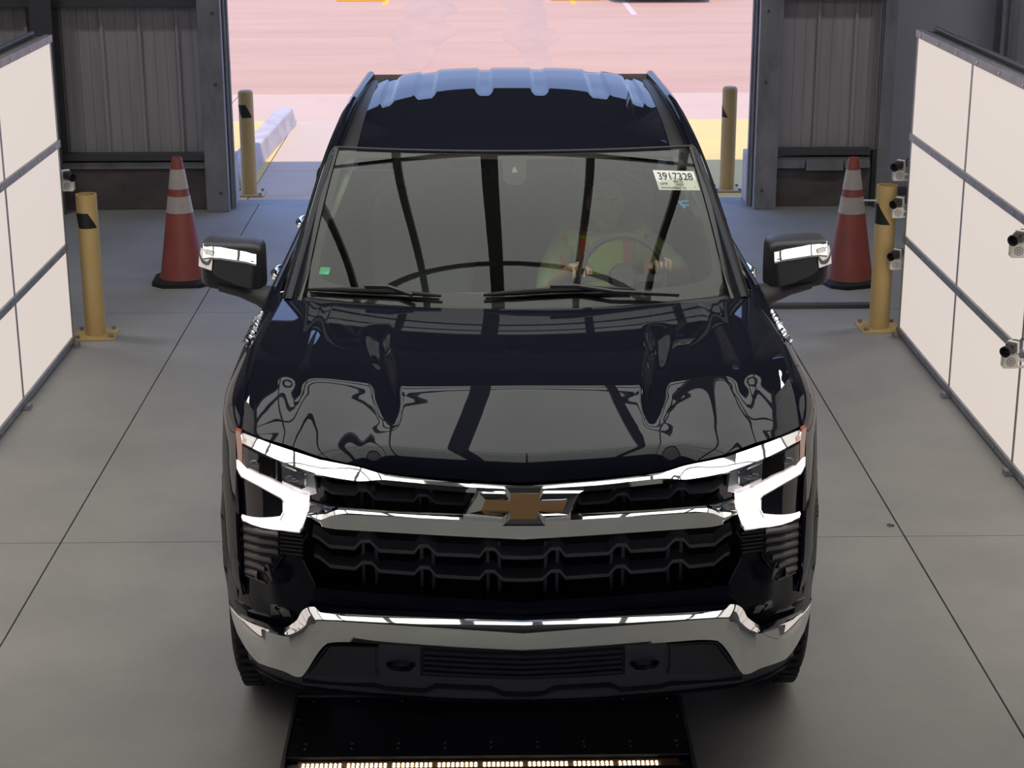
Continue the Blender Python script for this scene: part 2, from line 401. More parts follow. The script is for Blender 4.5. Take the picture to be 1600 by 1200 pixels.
def ibeam(x, y, z0, z1, w=.16, d=.22, t=.012):
    bm = bmesh.new(); bx(bm, x-w/2, x+w/2, y, y+t, z0, z1); bx(bm, x-w/2, x+w/2, y+d-t, y+d, z0, z1); bx(bm, x-t/2, x+t/2, y+t, y+d-t, z0, z1); return bm
obj('steel_column', ibeam(-3.52, YW-.16, 0, 6, .17, .24), STEELD, wb, ang=0)
obj('steel_column', ibeam(3.30, YW-.06, 0, 6, .10, .20), STEEL, wb, ang=0)
# door jambs
for s, x0, x1 in ((-1, -2.29, -2.105), (1, 2.235, 2.42)):
    a, b = x0, x1
    j = obj('door_jamb', box(a, b, YW-.10, YW+.03, 0, 6), STEEL, wb, ang=0, bevel=.006)
    e = b if s < 0 else a
    # outer channel strips towards the daylight
    for q, (dx, dy) in enumerate(((0, .04), (.018, .08), (.036, .12))):
        xx = e + (dx if s < 0 else -dx)
        obj('jamb_channel', box(min(xx, xx-.02*s*-1), max(xx, xx-.02*s*-1), YW-.06+dy, YW+.0+dy, 0.0, 6), GALV if q == 1 else STEEL, j, ang=0, bevel=.003)
    each('jamb_bolt', lb(((.012, -.012), (.012, .002)), 8, 'Y'), STEELD, [((a+b)/2+.03*s*-1, YW-.10, z) for z in (.16, 1.05, 1.62, 2.5, 3.2)], j)
    # concrete pier outside the jamb
    pe = (-2.165, -2.085) if s < 0 else (2.205, 2.26)
    obj('concrete_pier', box(pe[0], pe[1], YW+.06, YW+.42, 0, .42), CURB, wb, ang=0, bevel=.01)
# grey roller panel right of the door and its base trim
gp = obj('door_1', box(3.20, 4.5, 15.20, 15.26, -.05, 6), GREYW, kind='structure', ang=0, bevel=.004)
obj('bottom_bar', box(3.36, 4.29, 15.15, 15.20, .0, .07), STEELD, gp, ang=0, bevel=.004)
obj('steel_column', ibeam(4.28, YW-.06, 0, 6, .12, .3), STEEL, wb, ang=0)
for x, r_ in ((4.20, .018), (4.25, .012)):
    bm = bmesh.new(); tube(bm, [(x, YW-.13, 0), (x, YW-.13, 6)], r_, 10); obj('conduit', bm, GALV, wb)
obj('wall_left', box(-8.2, -8, -4, 15, 0, 6), SHEET, kind='structure', ang=0)
obj('wall_right', box(8, 8.2, -4, 15, 0, 6), SHEET, kind='structure', ang=0)
bm = box(-8.2, -2.6, -4.2, -4, 0, 6); bx(bm, 2.6, 8.2, -4.2, -4, 0, 6); bx(bm, -2.6, 2.6, -4.2, -4, 2.4, 6)  # opening behind the camera added to let fill daylight reach the grille
obj('wall_front', bm, SHEET, kind='structure', ang=0)
obj('ground_front', box(-30, 30, -40, -4.21, -.35, -.02), APRON, ap, ang=0)
ce = obj('ceiling', box(-8.2, 8.2, -4.2, 14.95, 6, 6.2), DUCT, kind='structure', ang=0)
for y in (-1, 3, 7, 11): obj('ceiling_beam', box(-8, 8, y-.1, y+.1, 5.7, 5.998), DUCT, ce, ang=0)

# ================================================================== light tunnel: side panels and overhead canopy
def light_wall(s, X, y_far, y_near, label):
    root = empty('light_wall', (X, y_far, 0), label=label, cat='light panel', group=None)
    L = y_far - y_near; w = 1.25; n = math.ceil(L/w)
    zr = [.035, .615, 1.245, 1.865]
    for r in range(3):
        for k in range(n):
            y1 = -k*w-.012; y0 = max(-(k+1)*w+.012, -L)
            bm = box(0, .02, y0, y1, zr[r]+.018, zr[r+1]-.018) if s > 0 else box(-.02, 0, y0, y1, zr[r]+.018, zr[r+1]-.018)
            obj('diffuser_panel', bm, LPAN, root, ang=0)
    for r, z in enumerate(zr):
        h = .022 if r not in (0,) else .02
        ext = -.014*s
        bm = box(min(ext, .03*s), max(ext, .03*s), -L, .01, z-h, z+h)
        ra = obj('frame_rail', bm, GALV, root, ang=0, bevel=.002)
        each('rail_screw', lb(((.009, -.005), (.009, .005)), 8, 'X'), SCREW, [(ext, -.12-q*.42, z) for q in range(int(L/.42))], ra)
    for k in range(n+1):
        y = max(-k*w, -L)
        ww = .011 if k else .010
        bm = box(min(-.004*s, .03*s), max(-.004*s, .03*s), y-ww, y+ww, .03, 1.87)
        obj('frame_mullion', bm, GALV, root, ang=0)
    # back structure: cap channel, back board, posts and feet
    bm = box(min(.035*s, .16*s), max(.035*s, .16*s), -L, .02, 1.80, 1.875); obj('cap_channel', bm, STEELD, root, ang=0, bevel=.004)
    bm = box(min(.03*s, .035*s), max(.03*s, .035*s), -L, .01, .02, 1.86); obj('back_sheet', bm, GALV, root, ang=0)
    bm = bmesh.new(); tube(bm, [(.10*s, .0, 1.895), (.10*s, -L, 1.895)], .014, 8); obj('cable_conduit', bm, STEELD, root)
    for y in (-.02, -1.25, -2.5, -3.75):
        if -y < L:
            bm = box(min(.04*s, .09*s), max(.04*s, .09*s), y-.03, y+.02, 0, 1.80); obj('support_post', bm, STEEL, root, ang=0)
            bm = box(min(-.05*s, .15*s), max(-.05*s, .15*s), y-.07, y-.01, 0, .012); bx(bm, min(-.05*s, -.03*s), max(-.05*s, -.03*s), y-.07, y-.01, .012, .03)
            obj('floor_bracket', bm, STEEL, root, ang=0)
    return root
light_wall(-1, -2.54, 10.67, 5.67, 'tall grey-framed wall of glowing white light panels on the left')
lwR = light_wall(1, 2.595, 10.775, 5.775, 'tall grey-framed wall of glowing white light panels on the right')

can = empty('overhead_light_canopy', (0, 9.15, 3.95), label='overhead canopy of glowing diffuser panels above the truck, seen only in reflections', cat='light canopy')
CX = [-2.4, -1.50, -.75, -.03, .75, 1.50, 2.4]
CYs = [0, -.20, -.42, -3.1, -4.45]
for i in range(len(CX)-1):
    for j in range(len(CYs)-1):
        obj('overhead_diffuser', box(CX[i]+.01, CX[i+1]-.01, CYs[j+1]+.01, CYs[j]-.01, 0, .02), CPAN, can, ang=0)
for i, x in enumerate(CX):
    wd = .065 if i == 3 else (.032 if 0 < i < 6 else .05)
    obj('canopy_beam', box(x-wd, x+wd, -4.50, 0.05, -.06, -.001), BEAM, can, ang=0)
for y in CYs:
    wd = .012
    obj('canopy_crossbar', box(-2.45, 2.45, y-wd, y+wd, -.03, -.0012), STEELD, can, ang=0)
WV_ = lambda s, f, y: (s*(2.46+.62*f), y, -1.30*f)
for s in (-1, 1):
    for j in range(len(CYs)-1):
        a, b = CYs[j]-.01, CYs[j+1]+.01; o = obj('wing_diffuser', ([WV_(s, 0, a), WV_(s, 0, b), WV_(s, 1, b), WV_(s, 1, a)], [(0, 1, 2, 3)]), WPAN, can, ang=0)
        md = o.modifiers.new('t', 'SOLIDIFY'); md.thickness = .02
    bm = bmesh.new(); tube(bm, [WV_(s, 1.03, .02), WV_(s, 1.03, -4.47)], .03, 6); obj('wing_edge_rail', bm, STEELD, can, ang=0)
bm = bmesh.new(); tube(bm, [(x/10, -2.00-.13*(x/10)**2, -.10) for x in range(-24, 25, 2)], .028, 10); obj('arc_reflection_bar', bm, BEAM, can)  # unseen bowed bar, shaped for the arc it reflects in the windshield
for x in (-2.2, 2.2):
    for y in (-.2, -4.3): obj('hanger_rod', box(x-.02, x+.02, y-.02, y+.02, .02, 1.75), STEELD, can, ang=0)

# ================================================================== bollards, cones, floor strip, cameras
def bollard(loc, h, label, tape=True, dark_cap=True, rot=0, tz=.16):
    root = empty('bollard', loc, rot, label=label, cat='bollard')
    bm = bmesh.new(); R = .064
    if dark_cap: lathe(bm, ((R, .01), (R, h), (R-.008, h), (R-.008, h-.10)), 40)
    else: lathe(bm, ((R, .01), (R, h-.02), (R-.012, h-.004), (R-.03, h)), 40)
    obj('post', bm, YEL, root)
    if dark_cap:
        bm = bmesh.new(); lathe(bm, ((R-.009, h-.05), (R-.009, h-.03)), 32); obj('recessed_cap', bm, BLK, root)
    bm = box(-.13, .13, -.13, .13, 0, .012); bp = obj('base_plate', bm, YEL, root, ang=0, bevel=.003)
    each('anchor_bolt', lb(((.014, .012), (.014, .03)), 6), GALV, [(a*.10, b*.10, 0) for a in (-1, 1) for b in (-1, 1)], bp)
    # slanted black tape band, wrapped on the post
    n = 20; R2 = R+.0012; top = []; bot = []
    a0, a1, b0, b1, z1, z0 = tape
    for k in range(n+1):
        t = k/n; a = radians(a0+(a1-a0)*t); b = radians(b0+(b1-b0)*t)
        top.append((R2*cos(a), R2*sin(a), z1)); bot.append((R2*cos(b), R2*sin(b), z0))
    rows = []
    for q in range(9):
        f = q/8; row = []
        for k in range(n+1):
            t = k/n; a = radians((a0+(a1-a0)*t)*(1-f)+(b0+(b1-b0)*t)*f); row.append((R2*cos(a), R2*sin(a), z1+(z0-z1)*f))
        rows.append(row)
    obj('tape_mark', grid(rows), BLK, root)
    return root
p = WZ(150, 522); bollard((-2.44, 10.87, 0), .90, 'yellow bollard with dark open top next to the left light wall', (-176, -82, -140, -30, .79, .695), rot=.1)
bollard((2.50, 10.93, 0), .92, 'yellow bollard next to the right light wall, before the cone', (-179, -150, -179, -75, .81, .68), rot=0, tz=.13)
bollard((-2.03, 15.36, 0), .90, 'yellow bollard at the left side of the sunlit doorway', (-170, -85, -120, -35, .78, .67), dark_cap=False, tz=.15)
bollard((2.125, 15.46, 0), .90, 'yellow bollard at the right side of the sunlit doorway', (-179, -165, -179, -105, .74, .64), dark_cap=False, tz=.20)
def cone(loc, label, tilt, rot):
    root = empty('traffic_cone', loc, label=label, cat='cone'); root.rotation_euler = (0, tilt, rot)
    H = .88
    def rad(z): return .165-.13*(z/H)
    bm = bmesh.new(); lathe(bm, ((rad(.04)+.012, .035), (rad(.06), .06), (rad(H-.01), H-.01), (rad(H)-.004, H), (rad(H)-.012, H-.004), (.02, .75)), 40); obj('cone_body', bm, ORNG, root)
    for z0, z1 in ((.50, .615), (.665, .80)):
        bm = bmesh.new(); lathe(bm, ((rad(z0)+.002, z0), (rad(z1)+.002, z1)), 40, cap=False); obj('reflective_collar', bm, REFL, root)
    bm = bmesh.new(); s = .205
    V = []
    for z, q in ((0, 1), (.028, 1), (.042, .82)):
        V.append([bm.verts.new((s*q*x, s*q*y, z)) for x, y in ((-1,-.6),(-.6,-1),(.6,-1),(1,-.6),(1,.6),(.6,1),(-.6,1),(-1,.6))])
    for a, b in zip(V, V[1:]):
        for k in range(8): bm.faces.new((a[k], a[(k+1)%8], b[(k+1)%8], b[k]))
    bm.faces.new(V[0][::-1]); bm.faces.new(V[-1]); obj('rubber_base', bm, BLK, root)
cone((-2.11, 12.25, 0), 'faded orange traffic cone on the left, by the dark wall', 0, .05)
cone((2.545, 12.12, 0), 'faded orange traffic cone on the right, behind the bollard', -.02, .3)
a = WY(1343, 315, 12.1); b = WY(1392, 316, 10.98)
a, b = a.lerp(b, .16), a.lerp(b, .86)
bm = bmesh.new(); tube(bm, [a, b], .006, 8); obj('barrier_rod', bm, WHITE, label='thin white rod between the right cone and bollard', cat='rod')
st = obj('floor_strip', box(1.75, 2.62, 11.41, 11.475, 0, .028), STEELD, ang=0, bevel=.004, label='low dark steel strip bolted to the floor before the right cone', cat='floor strip')
each('strip_bolt', lb(((.012, .028), (.010, .036))), SCREW, [(x, 11.44, 0) for x in (1.95, 2.2, 2.45)], st)

def camera_unit(loc, s, label, yaw=0):
    root = empty('inspection_camera', loc, yaw, label=label, cat='camera')
    # bracket: two arms, pierced face plate, cradle
    bm = bmesh.new()
    bx(bm, -.035, .035, -.012, -.004, -.045, .020); bx(bm, -.035, .035, .03, .036, -.045, .020); bx(bm, -.030, .030, -.004, .03, -.049, -.043)
    for z in (-.040, -.006): bx(bm, (.035 if s > 0 else -.12), (.12 if s > 0 else -.035), -.010, .0, z-.006, z+.006)
    br = obj('mount_bracket', bm, WHITE, root, ang=0, bevel=.002)
    bm = bmesh.new()
    for r0, r1 in ((.006, .011), (.017, .021)):
        ri = [];
        for k in range(20): ri.append((bm.verts.new((r0*cos(k*pi/10), -.0135, -.014+r0*sin(k*pi/10))), bm.verts.new((r1*cos(k*pi/10), -.0135, -.014+r1*sin(k*pi/10)))))
        for k in range(20): bm.faces.new((ri[k][0], ri[k][1], ri[(k+1)%20][1], ri[(k+1)%20][0]))
    obj('slot_ring', bm, GALV, br, ang=0)
    bm = bmesh.new(); M = Matrix.Translation((0, .0, .052)) @ Matrix.Rotation(-s*.75, 4, 'Z') @ Matrix.Rotation(.12, 4, 'X')
    bx(bm, -.022, .022, -.02, .06, -.022, .022, M); obj('camera_body', bm, BLKG2, root, ang=0, bevel=.004)
    bm = bmesh.new(); lathe(bm, ((.020, -.02), (.024, -.03), (.027, -.065), (.022, -.066), (.018, -.045)), 24, 'Y'); bm.transform(M); obj('lens_barrel', bm, BLK, root)
    bm = bmesh.new(); lathe(bm, ((.017, -.05), (.004, -.056)), 20, 'Y'); bm.transform(M); obj('front_glass', bm, BLACKG, root)
    bm = bmesh.new(); bx(bm, -.026, .026, .01, .03, -.030, .026, M); obj('cradle_clamp', bm, WHITE, root, ang=0)
    bm = bmesh.new(); tube(bm, [M @ Vector((0, .06, 0)), M @ Vector((.01*s, .09, .02)), (.09*s, .07, .06), (.14*s, .04, .02)], .004, 6); obj('cable', bm, BLK, root)
BLKG2 = BLACKP
def atY(u, v, y): return WY(u, v, y)
camera_unit(atY(1406, 273, 10.87), 1, 'topmost of the three small cameras by the right far bollard')
camera_unit(atY(1404, 331, 10.80), 1, 'middle one of three small cameras beside the right far bollard')
camera_unit(atY(1400, 412, 10.82), 1, 'lowest of the three small cameras beside the right far bollard')
camera_unit(WX(1592, 390, 2.50), 1, 'small camera on white bracket at the right picture edge, upper of two')
camera_unit(WX(1579, 563, 2.46), 1, 'small camera on white bracket, lower of two near right picture edge')
camera_unit(atY(107, 284, 10.75), -1, 'small camera on white bracket behind the left light wall edge')

# ================================================================== underbody scanner
sc = empty('underbody_scanner', (0, 5.1, 0), label='black bolted scanner plate on the floor under the bumper with a lit LED strip', cat='scanner')
obj('top_plate', box(-.685, .69, .428, .79, .004, .028), PLATE, sc, ang=0, bevel=.003)
obj('front_plate', box(-.685, .69, .355, .425, .004, .028), PLATE, sc, ang=0, bevel=.003)
obj('frame_edge', box(-.70, -.688, -.4, .81, .0, .034), STEELD, sc, ang=0, bevel=.002); obj('frame_edge', box(.693, .705, -.4, .81, .0, .034), STEELD, sc, ang=0, bevel=.002)
obj('frame_edge', box(-.70, .705, .793, .81, .0, .036), STEELD, sc, ang=0, bevel=.002)
obj('rear_plate', box(-.685, .69, -.4, .28, .004, .028), PLATE, sc, ang=0, bevel=.003)
each('plate_screw', lb(((.0045, .028), (.0035, .031))), SCREW, [(-.628+.16*k, y, 0) for k in range(9) for y in (.757, .445, .410)]+[(-.67, .62, 0), (.675, .62, 0)], sc)
bd = obj('led_board', box(-.645, .65, .285, .345, .004, .016), LEDB, sc, ang=0)
ledm = bmesh.new(); lathe(ledm, ((.0042, 0), (.0042, .003), (.002, .0045)), 8); me_led = bpy.data.meshes.new('led'); ledm.to_mesh(me_led); ledm.free(); me_led.materials.append(LEDM); me_led['sm'] = 1
for r, y in enumerate((.306, .322)):
    for k in range(72):
        if k % 9 == 8 and 0: continue
        x = -.625+(k+ (k//9)*.9)*.0155
        if x > .635: break
        obj('led', me_led, None, bd, loc=(x, y, .016))

# ================================================================== pickup truck
T = empty('pickup_truck', (TX, TY, 0), TR, label='dark navy blue pickup truck with chrome grille and bumper facing the viewer', cat='truck')

# --- hood
def hood_side(Y): return sinterp([(.30, .905), (.36, .915), (.6, .925), (1.0, .925), (1.6, .915)], Y)
ZC = [(0, 1.106), (.02, 1.138), (.05, 1.157), (.08, 1.166), (.30, 1.207), (.52, 1.246), (.68, 1.268), (.85, 1.279), (1.1, 1.285), (1.7, 1.287)]
def sst(a, b, x):
    t = max(0, min(1, (x-a)/(b-a))); return t*t*(3-2*t)
PT = [(0, 0), (.13, .335), (.26, .66), (.36, .885), (.44, .968), (.58, .996), (.8, 1.0), (1.001, 1.0)]
def hood_z(x, Y, d, t, zf):
    x = abs(x)
    lip = .052*(1-sst(.40, .70, x))
    z = zf + lip*(1-(1-min(1, d/.075))**2.2) + (1.287-zf-lip)*sinterp(PT, t)
    edge = .405 + .075*sst(.3, 1.2, Y)
    k = sst(.22, .60, Y)*(1-sst(1.08, 1.22, Y))
    z -= k*.022*sst(edge-.012, edge+.018, x)*(1-sst(edge+.022, edge+.085, x))
    z -= .006*sst(.05, .4, d)*math.exp(-((x-.765)/.030)**2)
    return z
HF = [FP(u, v, o) for u, v, o in ((374, 669, .062), (430, 691, .078), (500, 714, .082), (560, 727, .072), (600, 738, .042), (700, 747, .036), (816, 754, .034))]
HFY = sorted((abs(p.x), p.y-Y0(p.x)) for p in HF); HFZ = sorted((abs(p.x), p.z) for p in HF)
NX, NY = 150, 70
rows = []
for j in range(NY+1):
    t = j/NY; t = t**1.7
    r = []
    for i in range(-NX//2, NX//2+1):
        s = i/(NX/2)
        # side edge param
        x = s*.925
        Yf = Y0(x) + sinterp(HFY, abs(x)); Yr = 1.45 + .20*x*x
        Y = Yf+(Yr-Yf)*t; z = hood_z(x, Y, Y-Yf, t, sinterp(HFZ, abs(x))); x = s*hood_side(Y)
        r.append((x, Y, z))
    rows.append(r)
lip = [[(x, y+.035, z-.004) for x, y, z in rows[0]]]
end = [[(x, y+.01, z-.03) for x, y, z in rows[-1]]]
hood = obj('hood', grid(lip+rows+end), PAINT, T, ang=50)

# --- body sides
XM = [(.33, .935), (.40, .965), (.5, .995), (.62, 1.018), (.8, 1.030), (1.2, 1.028), (1.6, 1.015), (2.4, 1.012), (4.2, 1.012), (4.7, 1.028), (5.2, 1.02), (5.85, .985)]
def ztop(Y): return sinterp([(.30, 1.17), (.45, 1.198), (.7, 1.235), (1.1, 1.262), (1.5, 1.283), (1.75, 1.292), (3.9, 1.30), (3.95, 1.36), (5.85, 1.375)], Y)
def zbot(Y):
    z = .44
    if Y < .42: z = .60
    for ax in (.97, 4.71):
        d = abs(Y-ax)
        if d < .50: z = max(z, .40+sqrt(.25-d*d)*.98)
    return z
def xtop(Y): return hood_side(Y)+.006 if Y < 1.6 else sinterp([(1.6, .921), (1.9, .945), (3.85, .945), (3.95, .985), (5.85, .955)], Y)
def side(Ya, Yb, n, top=True):
    rows = []
    for j in range(n+1):
        Y = Ya+(Yb-Ya)*j/n; xm = sinterp(XM, Y); xt = xtop(Y); zt = ztop(Y); zb = zbot(Y)
        pts = [(xt-.012, zt-.02), (xt, zt)]
        for q in range(1, 6):
            a = q/5*pi/2; pts.append((xt+(xm-.012-xt)*sin(a), zt-.085*(1-cos(a))))
        for q in range(1, 9):
            f = q/8; z = (zt-.085)+(zb-(zt-.085))*f
            x = xm-.012+.012*sin(min(1, (zt-.085-z)/.25)*pi/2) - .02*sst(.75, .62, z)*0 - .03*sst(.70, .45, z)
            x += .012*math.exp(-((z-.98)/.07)**2) if Y > 1.6 else 0
            pts.append((x, z))
        rows.append([(-a, Y, z) for a, z in pts])
    return grid(rows)
parts = (('fender', .335, 1.70, 50), ('front_door', 1.706, 2.80, 24), ('rear_door', 2.806, 3.90, 24), ('bed_side', 3.93, 5.85, 50))
for s in (-1, 1):
    for nm, a, b, n in parts:
        g_ = side(a, b, n)
        if s > 0: g_ = flipx(g_)
        o = obj(nm, g_, PAINT, T, ang=40)
        md = o.modifiers.new('t', 'SOLIDIFY'); md.thickness = .012; md.offset = 0
        if 'door' in nm:
            y = b-.22 
            bm = bmesh.new()
            hy = (2.56 if nm == 'front_door' else 3.62)
            hz = 1.155
            tube(bm, [(s*1.012, hy-.10, hz), (s*1.045, hy-.08, hz+.004), (s*1.058, hy, hz+.006), (s*1.052, hy+.09, hz+.002), (s*1.012, hy+.11, hz)], [.016, .019, .021, .019, .016], 12)
            obj('door_handle', bm, CHROME, o)
            bm = bmesh.new(); bx(bm, min(s*.952, s*.962), max(s*.952, s*.962), a+.02, b-.02, 1.29, 1.308); obj('belt_molding', bm, BLACKP, o, ang=0)
    # fender lettering on each side, chrome
    me = text_mesh('SILVERADO', .066, .006)
    xs_ = [v.co.x for v in me.vertices]; k_ = .38/(max(xs_)-min(xs_))
    for v in me.vertices: v.co.x *= k_
    o = obj('fender_lettering', me, CHROME, T, ang=0)
    base_ = Matrix.Rotation(s*pi/2, 4, 'Z') @ Matrix.Rotation(pi/2, 4, 'X')
    o.matrix_local = Matrix.Translation((s*.996, 1.32, 1.252)) @ Matrix.Rotation(-s*radians(45), 4, 'Y') @ base_

# --- cab greenhouse: pillars, roof rails, side glass, back panel
def railpt(t):   # the A-pillar / roof side rail, outer edge in truck space
    tab = [(0, (.915, 1.60, 1.285)), (.35, (.845, 2.06, 1.562)), (.6, (.797, 2.38, 1.735)), (.72, (.770, 2.64, 1.812)), (.85, (.750, 3.1, 1.858)), (1.0, (.724, 3.86, 1.868))]
    return Vector([sinterp([(a, b[k]) for a, b in tab], t) for k in range(3)])
def ws_base(x): return Vector((x, 1.50+.26*x*x, 1.272+.01*x*x))
def ws_top(x): return Vector((x, 2.285+.20*x*x, 1.742-.0*x*x))
for s in (-1, 1):
    rows = []
    n = 50
    for j in range(n+1):
        p = railpt(j/n); w = .045
        sec = [(.008, -.05, 0), (.0, -.012, 0), (-.008, .004, 0), (-.020, .010, 0), (-.036, .006, 0), (-.044, -.010, 0), (-.040, -.05, 0)]
        rows.append([(s*(p.x+a), p.y + b*0, p.z+b) for a, b, _ in sec])
    obj('roof_pillar', grid(rows, True), PAINT, T, ang=40)
    # bright thin window reveal along the rail
    bm = bmesh.new(); tube(bm, [(s*(railpt(j/30).x+.010), railpt(j/30).y, railpt(j/30).z-.035) for j in range(31)], .006, 6); obj('window_reveal', bm, BLACKG, T)
    # side glass
    rows = []
    for j in range(31):
        p = railpt(.06+.94*j/30); rows.append([(s*(p.x+.002), p.y, p.z-.03), (s*(.5*(p.x+.935)+.012), p.y, .5*(p.z-.03+1.29)), (s*.938, p.y, 1.288)])
    obj('side_window', grid(rows), SGLASS, T)
    bm = bmesh.new(); bx(bm, min(s*.85, s*.94), max(s*.85, s*.94), 2.78, 2.84, 1.29, 1.31)
    rows = [[(s*.945, 2.77, 1.29), (s*.945, 2.86, 1.29)], [(s*.742, 2.77, 1.83), (s*.742, 2.86, 1.83)]]
    bm.free(); o = obj('door_pillar', grid(rows), BLACKG, T); md = o.modifiers.new('t', 'SOLIDIFY'); md.thickness = .01
# roof skin
def railpt_x(Y):
    for k in range(101):
        p = railpt(k/100)
        if p.y >= Y: return p.x
    return railpt(1).x
def roof_z(x, Y):
    z = sinterp([(2.25, 1.728), (2.34, 1.762), (2.5, 1.805), (2.75, 1.848), (3.1, 1.882), (3.5, 1.900), (3.72, 1.902), (3.86, 1.893)], Y-.20*x*x*(1-sst(2.3, 3.2, Y)))
    z -= .075*(abs(x)/.70)**3.2
    rib = sst(2.9, 3.35, Y)
    a = abs(x)
    h = sst(.095, .105, a)*(1-sst(.155, .165, a)) + sst(.36, .37, a)*(1-sst(.44, .45, a)) + sst(.55, .56, a)*(1-sst(.60, .61, a))
    return z - .010*h*rib
rows = []
for j in range(61):
    t = j/60; r = []
    for i in range(-70, 71):
        x = i/70
        Yf = 2.300+.20*(x*.7)**2; Y = Yf+(3.86-.03*abs(x)**6-Yf)*t
        xe = interp([(2.3, .688), (2.6, .676), (3.1, .664), (3.86, .655)], Y); r.append((x*xe, Y, roof_z(x*xe, Y)))
    rows.append(r)
rows.append([(x, y+.015, z-.02) for x, y, z in rows[-1]]); rows.append([(x, y, z-.12) for x, y, z in rows[-1]])
obj('roof', grid(rows), PAINT, T, ang=50)
for s in (-1, 1):
    rows = []
    for j in range(41):
        Y = 2.34+1.5*j/40; xe = interp([(2.3, .688), (2.6, .676), (3.1, .664), (3.86, .655)], Y)
        z = roof_z(xe, Y)
        rows.append([(s*(xe-.002), Y, z+.001), (s*(xe+.006), Y, z+.006), (s*(xe+.034), Y, z+.006), (s*(railpt_x(Y)-.03), Y, z+.004), (s*(railpt_x(Y)-.02), Y, z-.02)])
    obj('drip_molding', grid(rows), BLACKP, T)
# antenna fin
bm = bmesh.new()
V = []
for y, h, w in ((2.78, .002, .004), (2.84, .02, .016), (2.92, .042, .022), (2.99, .058, .018), (3.03, .055, .008)):
    z = roof_z(.53, y)-.004
    V.append([bm.verts.new((.53-w, y, z)), bm.verts.new((.53-w*.45, y, z+h*.6)), bm.verts.new((.53, y, z+h)), bm.verts.new((.53+w*.45, y, z+h*.6)), bm.verts.new((.53+w, y, z))])
for a, b in zip(V, V[1:]):
    for k in range(4): bm.faces.new((a[k], a[k+1], b[k+1], b[k]))
bm.faces.new(V[-1]); obj('antenna_fin', bm, PAINT, T, ang=40)
# cab back and bed
obj('cab_back', box(-.93, .93, 3.87, 3.90, .6, 1.32), PAINT, T, ang=0)
rows = [[(-.90, 3.88, 1.32), (.90, 3.88, 1.32)], [(-.70, 3.87, 1.86), (.70, 3.87, 1.86)]]
obj('rear_window', grid(rows), SGLASS, T, ang=0)
obj('bed_floor', box(-.90, .90, 3.95, 5.80, .80, .84), BLACKP, T, ang=0)
for s in (-1, 1): obj('bed_rail_cap', box(min(s*.86, s*.965), max(s*.86, s*.965), 3.95, 5.83, 1.36, 1.385), BLACKP, T, ang=0, bevel=.01)
obj('bed_front_wall', box(-.90, .90, 3.94, 3.97, .84, 1.36), PAINT, T, ang=0)
obj('tailgate', box(-.93, .93, 5.80, 5.86, .72, 1.36), PAINT, T, ang=0, bevel=.012)
obj('rear_bumper', box(-.97, .97, 5.84, 5.98, .48, .68), CHROME, T, ang=0, bevel=.03)
obj('chassis', box(-.70, .70, .75, 5.6, .42, .55), VOID, T, ang=0)
obj('wheel_housing', box(-.90, .90, .62, 1.50, .80, .98), VOID, T, ang=0)

# --- windshield
NW = 40
def ws(x, t, dn=0):
    X = x*(.852+(.757-.852)*t); b = ws_base(X); tt = ws_top(X)
    p = b.lerp(tt, t); nrm = Vector((0, -.52, .855)); bulge = .030*sin(pi*t)
    return p + nrm*(bulge+dn)
obj('windshield', grid([[ws(i/NW*2-1, j/24) for i in range(NW+1)] for j in range(25)]), WGLASS, T, ang=80)
# frit border: printed black band inside the glass, with the camera patch
def wsg(u, t): return ws(u, t, -.006)
def band(fa, fb, n=40):
    return grid([[wsg(*fa(k/n)) for k in range(n+1)], [wsg(*fb(k/n)) for k in range(n+1)]])
inner = []; outer = []
def rr(k):  # rounded inner outline param
    a = 2*pi*k
    ca, sa = cos(a), sin(a); e = .16
    sgn = lambda q: (q > 0)-(q < 0)
    ux = sgn(ca)*abs(ca)**e; ut = sgn(sa)*abs(sa)**e
    return ux, ut
NB = 240
for k in range(NB+1):
    ux, ut = rr(k/NB)
    outer.append(wsg(ux*.998, .5+.499*ut)); inner.append(wsg(ux*.945, .52+.435*ut))
obj('frit_band', grid([outer, inner]), FRIT, T, ang=0)
pts = [(-.065, .955), (-.06, .80), (-.035, .765), (.035, .765), (.06, .80), (.065, .955)]
pv = [wsg(a, b) + Vector((0, .001, -.001)) for a, b in pts]
so = obj('sensor_cover', (([tuple(p) for p in pv] + [tuple(p+Vector((0, .05, -.03))) for p in pv]), [(0,1,2,3,4,5), (0,6,7,1), (1,7,8,2), (2,8,9,3), (3,9,10,4), (4,10,11,5), (11,10,9,8,7,6)]), FRIT, T, ang=0)
pv = [wsg(a, b)+Vector((0, -.0004, .0004)) for a, b in ((-.016, .855), (.016, .855), (.005, .895), (-.005, .895))]
obj('camera_aperture', ([tuple(p) for p in pv], [(0, 1, 2, 3)]), TRIMI, so, ang=0)
# interior mirror
bm = bmesh.new(); bx(bm, -.12, .12, 2.42, 2.45, 1.60, 1.66); obj('rear_view_mirror', bm, BLACKP, T, ang=0, bevel=.012)
